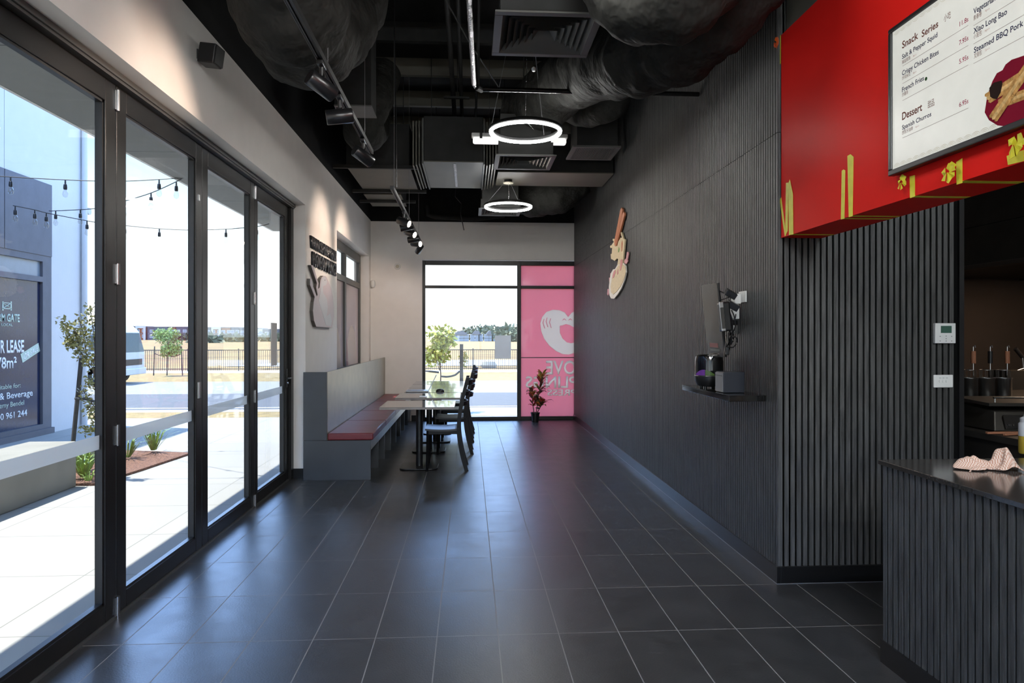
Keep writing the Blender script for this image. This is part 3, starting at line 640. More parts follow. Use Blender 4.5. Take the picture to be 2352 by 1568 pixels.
def spot(x, y, aim, lab, on=True, L=.155, rad=.043, power=10, dz=.085):
    t = thing('track_spotlight', lab, 'spotlight', (x, y, ZT - .14), 'track spotlights')
    obj('adapter', MB().box(x - .016, x + .016, y - .05, y + .05, ZT - .022, ZT - .001), 'black_plastic', t, bevel=.003)
    obj('stem', MB().cyl((x, y, ZT - .022), (x, y, ZT - .075), .011, 12).cyl((x - .018, y, ZT - .078), (x + .018, y, ZT - .078), .013, 12), 'black_plastic', t, smooth=True)
    d = Vector(aim).normalized(); c = Vector((x, y, ZT - .075 - rad)); q = d.to_track_quat('Z', 'Y').to_matrix()
    obj('barrel', MB().lathe([(rad * .9, -L * .5), (rad, -L * .5 + .006), (rad, L * .5 - .004), (rad * .93, L * .5), (rad * .86, L * .5), (rad * .84, L * .5 - .02)], c, 28, q), 'spot_black', t, smooth=True)
    obj('lens', MB().lathe([(rad * .85, L * .5 - .012), (.001, L * .5 - .010)], c, 24, q), 'lamp_on' if on else 'black_gloss', t)
    if on:
        ld = bpy.data.lights.new('spot_lamp', 'SPOT'); lo = bpy.data.objects.new('spot_lamp', ld); C.collection.objects.link(lo)
        lo.parent = t; lo.location = c + d * (L * .5 + .005) - t.location; lo.rotation_euler = d.to_track_quat('-Z', 'Y').to_euler()
        ld.energy = power; ld.spot_size = R(84); ld.spot_blend = .7; ld.color = (1, .76, .60); ld.shadow_soft_size = .03
    return t
X1 = -.757
spot(X1, 3.62, (.55, .5, -.32), 'unlit black track spotlight, nearest on the near track, turned away right', False)
spot(X1, 4.12, (-1, -.16, -.16), 'lit track spotlight aimed at left wall, middle of the near track', True, power=17)
spot(X1, 5.02, (.55, .5, -.34), 'unlit black track spotlight, farthest on the near track', False)
X2 = -.738
spot(X2, 7.9, (.72, -.35, -.30), 'black track spotlight first on the far track, lens turned to camera and lit', True, power=14)
spot(X2, 8.75, (.66, -.42, -.30), 'lit track spotlight second on the far track, facing camera', True, power=14)
spot(X2, 9.75, (.6, -.45, -.1), 'lit track spotlight third on the far track, facing camera', True, power=14)
spot(X2, 8.25, (-1, -.1, -.22), 'black track spotlight on the far track aimed at the lettering wall', True, power=17)
spot(X2, 9.3, (-1, .15, -.14), 'black track spotlight on the far track aimed at the side window head', True, power=17)
spot(X2, 10.35, (-.55, 1, -.75), 'last black track spotlight, aimed at the back wall corner', True, power=17)

# ------------------------------------------------------------------ bench
t = thing('bench_seat', 'long black built-in bench with tall backrest against the left wall', 'bench', (-1.35, 9.66, 0))
b0, b1 = 7.205, 12.10
obj('end_panel', MB().box(-1.69, -1.01, b0, b0 + .018, 0, .405), 'laminate', t, bevel=.0015)
obj('end_panel', MB().box(-1.69, -1.452, b0, b0 + .018, .407, 1.105), 'laminate', t, bevel=.0015)['label'] = 'upper end panel'
obj('backrest', MB().box(-1.468, -1.45, b0 + .018, 9.614, .405, 1.105), 'laminate_satin', t, bevel=.0015)
obj('backrest', MB().box(-1.468, -1.45, 9.618, b1, .405, 1.105), 'laminate_satin', t, bevel=.0015)
obj('ledge', MB().box(-1.69, -1.468, b0 + .018, b1, 1.03, 1.045), 'laminate', t)
obj('seat_board', MB().box(-1.45, -1.012, b0 + .018, b1, .39, .405), 'laminate', t)
obj('front_rail', MB().box(-1.028, -1.012, b0 + .018, b1, .30, .39), 'laminate_satin', t, bevel=.0015)
for y in [7.85, 8.41, 9.06, 9.70, 10.33, 10.96, 11.58]:
    obj('divider', MB().box(-1.45, -1.014, y, y + .018, 0, .39), 'laminate', t)
obj('kick_board', MB().box(-1.47, -1.45, b0 + .018, b1, 0, .40), 'slat_back', t)
cu = [7.207, 8.31, 9.40, 10.75, 12.08]
for i in range(4):
    o = obj('seat_cushion', MB().box(-1.447, -.985, cu[i] + .003, cu[i + 1] - .003, .4065, .478), 'vinyl', bevel=.014)
    o.modifiers['bevel'].segments = 4
    tag(o, 'dark red vinyl bench cushion, ' + ['nearest the camera with its end in view', 'second from the near end', 'third from the near end', 'farthest, by the back wall'][i], 'cushion', 'cushions on the bench')
# ------------------------------------------------------------------ tables
def table(h=.712, w=.80, dp=.76):
    t = thing('dining_table', '', 'table', (0, 0, 0), 'square pedestal tables')
    obj('tabletop', MB().box(-w / 2, w / 2, -dp / 2, dp / 2, h - .004, h), 'table_top', t)
    obj('edge_band', MB().box(-w / 2, w / 2, -dp / 2, dp / 2, h - .026, h - .004), 'table_edge', t, bevel=.001)
    obj('top_plate', MB().box(-.15, .15, -.15, .15, h - .036, h - .026), 'black_metal', t)
    obj('column', MB().cyl((0, 0, .02), (0, 0, h - .036), .038, 24), 'black_metal', t, smooth=True)
    pts = []
    for sx_, sy_, a0 in ((1, 1, 0), (-1, 1, 90), (-1, -1, 180), (1, -1, 270)):
        for k in range(7):
            a = R(a0 + k * 15); pts.append(((.21 - .08) * sx_ + .08 * math.cos(a), (.21 - .08) * sy_ + .08 * math.sin(a), .006))
    obj('base', MB().prism(pts, (0, 0, .012)), 'black_metal', t, bevel=.003)
    m = MB()
    for sx_ in (-1, 1):
        for sy_ in (-1, 1): m.cyl((.15 * sx_, .15 * sy_, 0), (.15 * sx_, .15 * sy_, .006), .015, 10)
    obj('feet', m, 'black_plastic', t)
    return t
tb = table()
TY = [(-.56, 7.87), (-.515, 9.0), (-.475, 9.82), (-.48, 10.62), (-.49, 11.42)]
LB = ['nearest the camera', 'second from the camera', 'third from the camera, laptop on it', 'fourth from the camera', 'farthest, by the back window']
for i, (x, y) in enumerate(TY): place(tb, (x, y, 0), 'square grey table on a black pedestal, ' + LB[i], first=(i == 0))
# ------------------------------------------------------------------ chairs (face -X)
def chair():
    t = thing('dining_chair', '', 'chair', (0, 0, 0), 'black slat-back chairs')
    W2 = .20
    for s in (-1, 1):
        y = s * W2
        leg = smoothpath([(.215, y, 0), (.165, y, .18), (.135, y, .36), (.130, y, .50), (.150, y, .68), (.190, y, .86), (.232, y, 1.02)], 5)
        m = MB(); k = len(leg)
        for i in range(k - 1):
            a, b = leg[i], leg[i + 1]; w0 = .021 if a.z < .75 else .018
            m.box(0, 1, 0, 1, 0, 1); v = m.v[-8:]
            q = [(a.x - w0, y - .012, a.z), (a.x + w0, y - .012, a.z), (a.x + w0, y + .012, a.z), (a.x - w0, y + .012, a.z), (b.x - w0, y - .012, b.z), (b.x + w0, y - .012, b.z), (b.x + w0, y + .012, b.z), (b.x - w0, y + .012, b.z)]
            for j in range(8): m.v[-8 + j] = Vector(q[j])
        obj('rear_leg', m, 'chair_black', t)
        obj('leg', MB().tube([(-.215, y, 0), (-.205, y, .44)], [.013, .017], 4), 'chair_black', t)
        obj('side_rail', MB().box(-.20, .125, y - .010, y + .010, .405, .445), 'chair_black', t)
    obj('front_rail', MB().box(-.215, -.195, -W2 + .012, W2 - .012, .40, .445), 'chair_black', t)
    m = MB(); n = 8                                                    # gently dished seat
    xs = [-.235 + .37 * i / n for i in range(n + 1)]
    prof = [(x, .452 + .016 * math.cos((x + .05) * 6.5 + 3.14) + (.010 if i == n else 0)) for i, x in enumerate(xs)]
    pts = [(x, -W2 - .012, z) for x, z in prof] + [(x, -W2 - .012, z + .020) for x, z in reversed(prof)]
    obj('seat', MB().prism(pts, (0, 2 * W2 + .024, 0)), 'seat_black', t)
    for zc, x0, hh in ((.735, .168, .045), (.845, .190, .045), (.965, .222, .055)):
        m = MB(); pp = []
        for k in range(9):
            u = -1 + k / 4; pp.append((x0 + .045 * (1 - u * u), u * (W2 - .005), zc))
        poly = [(a, b, c - hh / 2) for a, b, c in pp] + [(a + .014, b, c - hh / 2) for a, b, c in reversed(pp)]
        m.prism(poly, (.006, 0, hh)); obj('back_slat', m, 'chair_black', t)
    return t
ch = chair()
CY = [(-.245, 7.81), (-.18, 8.88), (-.165, 9.87), (-.15, 10.75)]
LC = ['nearest the camera, at the first table', 'second from the camera', 'third from the camera', 'farthest from the camera, at the fourth table']
for i, (x, y) in enumerate(CY): place(ch, (x, y, 0), 'black curved-leg chair, ' + LC[i], first=(i == 0))
# laptop, mouse, card
zt = .712; v = U(905, 895, Z=zt)
t = thing('laptop', 'open silver laptop on the third table', 'laptop', (-.70, 9.66, zt))
obj('keyboard_base', MB().box(-.86, -.56, 9.50, 9.73, zt + .002, zt + .018), 'laptop_grey', t, bevel=.003); 
obj('screen', MB().prism([(-.56, 9.50, zt + .018), (-.552, 9.50, zt + .016), (-.445, 9.50, zt + .232), (-.453, 9.50, zt + .236)], (0, .23, 0)), 'laptop_grey', t)
obj('keys', MB().box(-.84, -.62, 9.53, 9.70, zt + .018, zt + .0195), 'grey_plastic', t)
m = MB().lathe([(.055, 0), (.058, .012), (.045, .03), (.02, .038), (.001, .04)], (0, 0, 0), 20)
for i in range(len(m.v)): m.v[i] = Vector((m.v[i].x * 1.0 - .40, m.v[i].y * .62 + 9.57, m.v[i].z + zt))
tag(obj('computer_mouse', m, 'black_plastic', smooth=True), 'black computer mouse beside the open laptop', 'mouse')
tag(obj('drink_coaster', MB().box(-.62, -.53, 8.68, 8.76, zt, zt + .012), 'white_plastic', bevel=.002), 'small white card on the near edge of the second table', 'card')
# ------------------------------------------------------------------ potted croton
px, py = 1.127, 11.86
t = thing('potted_croton', 'potted plant with red, yellow and green leaves by the pink window', 'plant', (px, py, 0))
obj('pot', MB().lathe([(.055, 0), (.075, .145), (.082, .15), (.082, .165), (.070, .165), (.068, .14), (.001, .138)], (px, py, 0), 24), 'black_plastic', t, smooth=True)
rnd = random.Random(4)
stems = [[(px - .02, py, .14), (px - .05, py, .35), (px - .045, py - .02, .56)], [(px + .015, py, .14), (px + .05, py + .01, .40), (px + .12, py, .80)], [(px + .02, py, .14), (px + .10, py - .02, .28), (px + .14, py - .02, .36)]]
for s in stems: obj('stem', MB().tube(s, .008, 6), 'bark', t)
for k in range(98):
    s = stems[(0, 1, 1, 1, 2)[k % 5]]; u = rnd.random() ** .7
    p = Vector(s[0]).lerp(Vector(s[1]), .45 + u * .55) if rnd.random() < .3 else Vector(s[1]).lerp(Vector(s[2]), u)
    an = rnd.random() * 6.28; up = rnd.uniform(.15, 1.5) * (1.2 if p.z > .55 else .8); L = rnd.uniform(.10, .20)
    d = Vector((math.cos(an), math.sin(an), up)).normalized(); sd_ = d.cross(Vector((0, 0, 1))).normalized() * rnd.uniform(.022, .040)
    c_ = d * (L * .5) + Vector((0, 0, .012)); e_ = d * L - Vector((0, 0, L * .22))
    m = MB(); q = [p, p + c_ * .5 + sd_ * .7, p + c_ + sd_, p + c_ * 1.5 + sd_ * .7 - Vector((0, 0, L * .06)), p + e_, p + c_ * 1.5 - sd_ * .7 - Vector((0, 0, L * .06)), p + c_ - sd_, p + c_ * .5 - sd_ * .7]
    md = [p, p + c_ * .5 - Vector((0, 0, .006)), p + c_ - Vector((0, 0, .008)), p + c_ * 1.5 - Vector((0, 0, L * .06 + .006)), p + e_]
    m.quad(q[0], q[1], md[1], md[0]); m.quad(q[1], q[2], md[2], md[1]); m.quad(q[2], q[3], md[3], md[2]); m.quad(q[3], q[4], q[4], md[3])
    m.quad(q[0], md[0], md[1], q[7]); m.quad(q[7], md[1], md[2], q[6]); m.quad(q[6], md[2], md[3], q[5]); m.quad(q[5], md[3], q[4], q[4])
    m.f = [tuple(dict.fromkeys(f)) for f in m.f]; m2 = MB()
    for f in m.f:
        vs = []
        for i in f:
            if not any((m.v[i] - w_).length < 1e-6 for w_ in vs): vs.append(m.v[i])
        if len(vs) > 2: n_ = len(m2.v); m2.v += vs; m2.f.append(tuple(range(n_, n_ + len(vs))))
    if p.z > .72: mm = ('croton_yellow', 'croton_orange', 'leaf_olive')[k % 3]
    else: mm = ('croton_red', 'croton_dark', 'croton_red', 'leaf_dark', 'croton_orange', 'croton_dark', 'leaf_olive')[k % 7]
    obj('leaf', m2, mm, t)

# ------------------------------------------------------------------ left wall: raised lettering and sign
def lw(px_, py_, x=XW): v = U(px_, py_, X=x); return Vector((x, v.y, v.z))
t = thing('slogan_lettering', 'raised black slogan lettering on the left wall above the pink sign', 'lettering', (XW, 8.2, 2.27))
a, b = lw(706, 556), lw(765, 592)
for s, z0, cap in (('WANNA SOME DUMPLINGS?', 2.42, .125), ('I LOVE DUMPLINGS!', 2.235, .15)):
    y0_ = 7.52 if s[0] == 'W' else 7.60
    text('line_of_letters', s, 'letter_black', t, (XW + .001, y0_, z0), (XW + .001, 8.93, z0), cap, depth=.020, weight=.022, out=(1, 0, 0))
t = thing('dumpling_sign', 'pale pink cut-out wall sign with two chopstick arms, below the lettering', 'sign', (XW, 8.3, 1.58))
def zx(u, v): return lw(690 + u / 4.9, 530 + v / 4.9)        # read off an enlargement of the sign
out = [(80, 385), (104, 388), (165, 590), (160, 655), (178, 640), (188, 560), (200, 525), (222, 505), (250, 512), (275, 560), (310, 650), (330, 740), (340, 860), (340, 960), (325, 1090), (140, 1078), (115, 1010), (103, 900), (112, 800), (122, 745), (70, 610), (70, 537), (90, 540), (94, 600), (145, 740), (155, 720), (140, 640), (148, 590)]
obj('backing', MB().prism([zx(*p) + Vector((.002, 0, 0)) for p in out], (.032, 0, 0)), 'sign_edge', t)['label'] = 'dark edge of the cut-out'
obj('face', MB().prism([zx(*p) + Vector((.034, 0, 0)) for p in out], (.004, 0, 0)), 'sign_pink', t)
obj('face_print', MB().prism([zx(*p) + Vector((.038, 0, 0)) for p in [(200, 540), (225, 515), (245, 525), (265, 575), (250, 610), (215, 620), (218, 700), (260, 760), (270, 860), (258, 960), (300, 930), (318, 1010), (305, 1075), (250, 1060), (200, 900), (165, 780), (185, 690), (190, 600)]], (.001, 0, 0)), 'sign_pale', t)
obj('face_print', MB().prism([zx(*p) + Vector((.0385, 0, 0)) for p in [(235, 548), (242, 548), (242, 560), (235, 560)]], (.001, 0, 0)), 'sign_edge', t)
# wall speaker
c = U(486, 128, X=-1.62)
t = thing('wall_speaker', 'small black box speaker high on the left wall under the dark band', 'speaker', (XW, c.y, c.z - .075))
M = Matrix.Rotation(R(8), 3, 'Y') @ Matrix.Rotation(R(-8), 3, 'Z')
obj('cabinet', MB().cbox((-1.625, c.y, c.z), .11, .11, .125, M), 'black_plastic', t, bevel=.008)
obj('grille', MB().cbox(Vector((-1.625, c.y, c.z)) + M @ Vector((.058, 0, 0)), .006, .10, .112, M), 'black_metal', t)
obj('bracket', MB().cyl((XW, c.y, c.z), (-1.62, c.y, c.z), .012, 10).box(XW, XW + .008, c.y - .03, c.y + .03, c.z - .03, c.z + .03), 'black_metal', t)
# sensor domes on the back wall
v = U(913, 612, Y=YB); t = thing('wall_sensor', 'small round white sensor on the back wall left of the window', 'sensor', (v.x, YB, v.z - .05)); M = Matrix.Rotation(R(90), 3, 'X')
obj('base', MB().lathe([(.052, 0), (.055, .012), (.045, .03)], (v.x, YB, v.z), 24, M), 'white_plastic', t, smooth=True); obj('lens', MB().lathe([(.032, .03), (.028, .036), (.001, .038)], (v.x, YB, v.z), 20, M), 'cream', t, smooth=True)
v = U(857.5, 652, Y=YB - .05); t = thing('motion_detector', 'white motion detector in the corner beside the side window', 'detector', (XW + .04, YB - .03, v.z - .06))
obj('body', MB().lathe([(.001, -.065), (.03, -.055), (.042, -.02), (.042, .03), (.03, .06), (.001, .068)], (XW + .045, YB - .042, v.z), 20), 'white_plastic', t, smooth=True)

# ------------------------------------------------------------------ slat wall: noodle bowl sign
t = thing('noodle_bowl_sign', 'cut-out sign of chopsticks lifting noodles from a bowl, on the slatted wall', 'sign', (XS, 8.4, 1.95))
def sg(u, v, x): q = U(1340 + u / 6.53, 460 + v / 6.53, X=x); return (x, q.y, q.z)
def shp(name, pts, mm, x, d=-.006, lab=None):
    o = obj(name, MB().prism([sg(u, v, x) for u, v in pts], (d, 0, 0)), mm, t)
    if lab: o['label'] = lab
X0 = XS - .012
shp('bowl', [(490, 1030), (530, 960), (620, 940), (652, 985), (657, 1080), (630, 1200), (585, 1320), (530, 1410), (475, 1475), (430, 1470), (405, 1420), (397, 1300), (405, 1230), (412, 1170), (430, 1090), (460, 1035)], 'bowl_white', X0, -.014)
shp('bowl_contents', [(490, 1035), (530, 975), (600, 960), (632, 1000), (635, 1090), (605, 1200), (560, 1290), (500, 1370), (450, 1410), (420, 1380), (412, 1290), (430, 1180), (450, 1080)], 'noodle', X0 - .014, -.004)
shp('noodles', [(530, 960), (545, 880), (522, 870), (490, 908), (455, 885), (435, 880), (430, 805), (445, 800), (452, 710), (425, 715), (420, 680), (440, 675), (478, 620), (460, 600), (462, 578), (482, 575), (495, 590), (500, 690), (530, 680), (545, 620), (580, 560), (600, 560), (580, 490), (588, 475), (600, 490), (618, 570), (645, 585), (640, 640), (628, 760), (612, 940), (580, 965)], 'noodle', X0, -.018)
shp('chopstick', [(598, 108), (612, 130), (612, 160), (515, 685), (495, 680), (488, 620), (580, 140)], 'chopstick', X0, -.022)
shp('chopstick', [(625, 170), (640, 195), (638, 230), (540, 600), (520, 680), (505, 690), (600, 230)], 'chopstick', X0, -.020)
shp('bacon_slice', [(558, 900), (572, 880), (590, 890), (585, 950), (562, 1050), (548, 1055)], 'bacon', X0 - .018, -.003)
shp('bacon_slice', [(440, 1120), (460, 1060), (480, 1040), (485, 1085), (455, 1160), (438, 1170)], 'bacon', X0 - .018, -.003)
shp('bacon_slice', [(505, 1080), (520, 1030), (525, 1090), (512, 1115)], 'bacon', X0 - .018, -.003)
shp('herb_garnish', [(525, 740), (535, 700), (542, 730), (535, 775), (525, 780)], 'herb', X0 - .018, -.003)
shp('prawn', [(570, 640), (585, 600), (592, 650), (582, 760), (570, 770)], 'chopstick', X0 - .018, -.002)
for pts in ([(650, 870), (665, 775), (685, 772), (688, 810), (672, 885), (680, 915), (655, 955), (625, 935), (622, 900)], [(415, 1090), (428, 1095), (425, 1160), (412, 1140)], [(395, 1160), (405, 1155), (418, 1200), (400, 1230)], [(372, 1330), (392, 1325), (395, 1385), (383, 1430), (366, 1405)]):
    shp('blossom', pts, 'sign_blossom', X0, -.010)

# ------------------------------------------------------------------ slat wall: shelf, speaker, screen, sockets
t = thing('wall_shelf', 'small black glossy shelf on the slatted wall', 'shelf', (1.72, 4.74, 1.07))
obj('shelf_board', MB().box(1.60, XS, 4.20, 5.15, 1.070, 1.103), 'black_gloss', t, bevel=.002)
obj('glass_top', MB().box(1.597, XS, 4.197, 5.153, 1.103, 1.107), 'black_gloss', t)
sz = 1.107
c0 = (1.695, 4.83)
t = thing('dome_speaker', 'round black portable speaker with purple-lit glass dome on the shelf', 'speaker', (c0[0], c0[1], sz))
obj('base', MB().lathe([(.05, .012), (.082, .018), (.098, .05), (.101, .085)], (c0[0], c0[1], sz), 32), 'black_plastic', t, smooth=True)
obj('trim_ring', MB().lathe([(.101, .085), (.1025, .088), (.101, .091)], (c0[0], c0[1], sz), 32), 'steel', t, smooth=True)
obj('dome', MB().lathe([(.100, .091), (.099, .19), (.092, .225), (.075, .238), (.001, .240)], (c0[0], c0[1], sz), 32), 'black_gloss', t, smooth=True)
mat('glow_purple', (.06, .02, .10), .3, emit=(.35, .08, .8), es=.06); mat('glow_green', (.03, .05, .015), .3, emit=(.2, .45, .05), es=.04)
for a0, a1, mm in ((3.3, 4.1, 'glow_purple'), (4.12, 4.75, 'glow_green')):
    m = MB()
    for k in range(6):
        u0 = a0 + (a1 - a0) * k / 6; u1 = a0 + (a1 - a0) * (k + 1) / 6; h0 = .038 * math.sin((u0 - 3.2) / 1.65 * 3.14); h1 = .038 * math.sin((u1 - 3.2) / 1.65 * 3.14); rr = .1006
        m.quad((c0[0] + rr * math.cos(u0), c0[1] + rr * math.sin(u0), sz + .093), (c0[0] + rr * math.cos(u1), c0[1] + rr * math.sin(u1), sz + .093), (c0[0] + rr * math.cos(u1), c0[1] + rr * math.sin(u1), sz + .095 + max(h1, 0)), (c0[0] + rr * math.cos(u0), c0[1] + rr * math.sin(u0), sz + .095 + max(h0, 0)))
    obj('light_glow', m, mm, t)
m = MB()
for k in range(4): an = .8 + k * 1.57; m.cyl((c0[0] + .06 * math.cos(an), c0[1] + .06 * math.sin(an), sz), (c0[0] + .06 * math.cos(an), c0[1] + .06 * math.sin(an), sz + .014), .012, 10)
obj('feet', m, 'black_plastic', t)
t = thing('receipt_printer', 'dark cube-shaped box with a silver side, at the near end of the shelf', 'printer', (1.70, 4.46, sz))
obj('body', MB().box(1.635, 1.775, 4.39, 4.53, sz + .001, sz + .135), 'navy_box', t, bevel=.004)
obj('side_panel', MB().box(1.630, 1.635, 4.395, 4.525, sz + .006, sz + .128), 'grey_plastic', t); obj('slot', MB().box(1.6285, 1.6305, 4.40, 4.52, sz + .108, sz + .113), 'black_plastic', t)
# tilted screen
t = thing('wall_monitor', 'tilted flat touch screen mounted above the shelf, seen nearly edge-on', 'monitor', (1.69, 4.72, 1.33))
A = [rp(1664, 820, 4.62), rp(1627, 820, 4.92), rp(1610, 655, 4.92), rp(1646, 650, 4.62)]
nrm = (Vector(A[1]) - Vector(A[0])).cross(Vector(A[3]) - Vector(A[0])).normalized(); nrm = nrm if nrm.x > 0 else -nrm
obj('screen', MB().prism(A, nrm * .004), 'monitor_screen', t)
obj('housing', MB().prism([Vector(p) + nrm * .004 for p in A], nrm * .016), 'black_plastic', t, bevel=.002)
ce = (Vector(A[0]) + Vector(A[2])) / 2
obj('mount_arm', MB().cyl(ce + nrm * .02, (XS, ce.y, ce.z - .02), .018, 12).box(XS - .012, XS, ce.y - .05, ce.y + .05, ce.z - .09, ce.z + .05), 'black_metal', t)
def onS(u, v): return [Vector(A[0]).lerp(Vector(A[1]), u).lerp(Vector(A[3]).lerp(Vector(A[2]), u), v)][0] - nrm * .0008
obj('sticker', MB().prism([onS(.3, .13), onS(.82, .14), onS(.82, .20), onS(.3, .19)], nrm * -.0004), mat('sticker_red', (.22, .05, .04), .4), t)
obj('sticker', MB().prism([onS(.22, .08), onS(.82, .09), onS(.82, .12), onS(.22, .11)], nrm * -.0004), mat('sticker_grey', (.11, .115, .10), .4), t)
t = thing('payment_terminal', 'black rounded card terminal with grey screen hung beside the monitor', 'terminal', (1.69, 4.5, 1.50))
c = Vector(rp(1659, 727, 4.46)); M = Matrix.Rotation(R(-6), 3, 'Y')
obj('body', MB().cbox(c + Vector((.014, .0, 0)), .065, .075, .19, M), 'black_plastic', t, bevel=.012)
obj('bezel', MB().cbox(c + Vector((-.012, -.036, 0)), .030, .008, .19, M), 'steel', t, bevel=.006)
obj('display', MB().cbox(c + Vector((-.012, -.0415, -.01)), .022, .004, .135, M), 'monitor_screen', t)
# sockets and cables
t = thing('power_outlet', 'white double power outlet with black plugs on the slatted wall', 'outlet', (XS, 4.55, 1.62))
obj('plate', MB().box(XS - .010, XS - .0, 4.50, 4.62, 1.70, 1.775), 'white_plastic', t, bevel=.003)
obj('double_adapter', MB().box(XS - .055, XS - .010, 4.57, 4.64, 1.69, 1.76).box(XS - .05, XS - .010, 4.60, 4.70, 1.59, 1.68), 'white_plastic', t, bevel=.006)
M = Matrix.Rotation(R(28), 3, 'Y') @ Matrix.Rotation(R(20), 3, 'X')
for c in (rp(1678, 675, 4.55), rp(1683, 702, 4.52)): obj('plug_pack', MB().cbox(c, .075, .05, .042, M), 'black_plastic', t, bevel=.004)
obj('usb_adapter', MB().box(XS - .05, XS - .012, 4.68, 4.72, 1.50, 1.55), 'white_plastic', t, bevel=.005)
rnd = random.Random(9)
for k, (pa, pb) in enumerate((((1676, 672, 4.55), (1652, 668, 4.62)), ((1672, 682, 4.55), (1653, 690, 4.62)), ((1680, 712, 4.52), (1668, 800, 4.62)), ((1676, 716, 4.55), (1672, 815, 4.6)), ((1670, 722, 4.55), (1680, 790, 4.58)), ((1690, 722, 4.6), (1676, 770, 4.6)), ((1668, 770, 4.6), (1664, 852, 4.5)))):
    a, b = Vector(rp(*pa)), Vector(rp(*pb)); md = (a + b) / 2 + Vector((rnd.uniform(-.03, .03), rnd.uniform(-.05, .02), rnd.uniform(-.02, .04)))
    obj('cord', MB().tube(smoothpath([a, (a + md) / 2 + Vector((0, -.02, .01)), md, b], 5), .004, 6), 'black_plastic', t)
for k in range(3):
    c = Vector(rp(1676 + k * 4, 772 + k * 7, 4.58)); m = MB(); pts = [c + Vector((.02 * math.cos(a_) , .03 * math.cos(a_ + k), .035 * math.sin(a_))) for a_ in [j * .5 for j in range(13)]]
    obj('cord_loop', m.tube(pts, .004, 6), 'black_plastic', t)
obj('plug_pack', MB().cbox(rp(1670, 806, 4.56), .02, .03, .05), 'black_plastic', t, bevel=.004)
# thermostat and switch plate
t = thing('thermostat', 'white wall thermostat with green display, above the switch plate', 'thermostat', (2.86, YR, 1.43))
obj('body', MB().box(2.797, 2.926, YR - .022, YR, 1.431, 1.552), 'white_plastic', t, bevel=.003)
obj('display', MB().box(2.832, 2.899, YR - .0235, YR - .022, 1.493, 1.536), 'lcd', t)
m = MB()
for u, v in ((2.828, 1.473), (2.865, 1.475), (2.90, 1.473), (2.865, 1.459), (2.828, 1.445), (2.865, 1.445), (2.90, 1.445)): m.box(u - .003, u + .003, YR - .0228, YR - .022, v - .002, v + .002)
obj('buttons', m, 'grey_plastic', t)
t = thing('light_switch', 'white three-gang switch plate below the thermostat', 'switch', (2.857, YR, 1.164))
obj('plate', MB().box(2.797, 2.918, YR - .010, YR, 1.164, 1.240), 'white_plastic', t, bevel=.003)
for k in range(3): obj('button', MB().cyl((2.837 + k * .021, YR - .013, 1.203), (2.837 + k * .021, YR - .010, 1.203), .009, 16), 'white_plastic', t)
m = MB()
for k in range(3): m.box(2.830 + k * .021, 2.842 + k * .021, YR - .0108, YR - .010, 1.221, 1.223)
obj('legend', m, 'grey_plastic', t)

# ------------------------------------------------------------------ red fascia over the counter
FX, FZ0, FZ1, FN = 1.850, 2.058, 3.262, 4.026
t = thing('red_fascia', 'glossy red boxed fascia hanging over the service counter', 'fascia', (1.98, 1.5, FZ0))
obj('front_panel', MB().box(FX, FX + .012, -2.0, FN, FZ0, FZ1), 'red_gloss', t)
obj('soffit_panel', MB().box(FX + .012, 2.098, -2.0, FN, FZ0, FZ0 + .012), 'red_gloss', t)
obj('back_panel', MB().box(2.086, 2.098, -2.0, FN, FZ0 + .012, FZ1), 'black_paint', t)
obj('top_panel', MB().box(FX + .012, 2.086, -2.0, FN, FZ1 - .012, FZ1), 'black_paint', t)
struct('wall_bulkhead', MB().box(FX + .03, 2.08, -2.0, FN, FZ1, CEIL), 'duct_base')
# menu screen
YM, SZ0, SZ1, YE = 2.905, 2.165, 2.797, 1.775
t = thing('menu_screen', 'black framed menu screen listing snacks and dessert on the red fascia', 'menu board', (FX - .02, 2.34, SZ0))
fx = FX - .042
obj('housing', MB().box(fx + .012, FX, YE + .004, YM - .004, SZ0 + .004, SZ1 - .004), 'black_plastic', t)
fr = MB().box(fx, fx + .03, YE, YM, SZ0, SZ0 + .024).box(fx, fx + .03, YE, YM, SZ1 - .018, SZ1).box(fx, fx + .03, YM - .022, YM, SZ0 + .024, SZ1 - .018).box(fx, fx + .03, YE, YE + .022, SZ0 + .024, SZ1 - .018)
obj('frame', fr, 'black_plastic', t, bevel=.004)
sx_ = fx + .008
obj('display', MB().box(sx_, sx_ + .003, YE + .022, YM - .022, SZ0 + .024, SZ1 - .018), 'screen_white', t)
def mp_(px_, py_): v = U(px_, py_, X=sx_ - .0005); return Vector((sx_ - .0005, v.y, v.z))
def mt(s, xa, ya, xb, cap, mm, wt=0., name='menu_text'):
    a, b = mp_(xa, ya), mp_(xb, ya); b.z = a.z
    yc = a.x * math.sin(TH) + a.y * math.cos(TH)
    return text(name, s, mm, t, a, b, cap * yc / FOC, depth=0, weight=wt, out=(-1, 0, 0))
mt('Snack', 2072, 112, 2109, 16, 'menu_brown', .02); mt('Series', 2117, 86, 2155, 15.5, 'menu_brown', .02); mt('小吃', 2168, 50, 2184, 13, 'menu_brown')
mt('Salt & Pepper Squid', 2072, 136, 2153, 10.5, 'menu_navy', .014); mt('椒盐鱿鱼', 2072, 147, 2091, 7, 'menu_brown'); mt('8pcs', 2097, 131, 2105, 4, 'menu_pink')
mt('Crispy Chicken Bites', 2072, 174, 2156, 11, 'menu_navy', .014); mt('炸鸡米花', 2072, 184, 2091, 7, 'menu_brown'); mt('8pcs', 2097, 170, 2105, 4, 'menu_pink')
mt('French Fries', 2072, 212, 2122, 11, 'menu_navy', .014); mt('炸薯条', 2072, 222, 2086, 7, 'menu_brown')
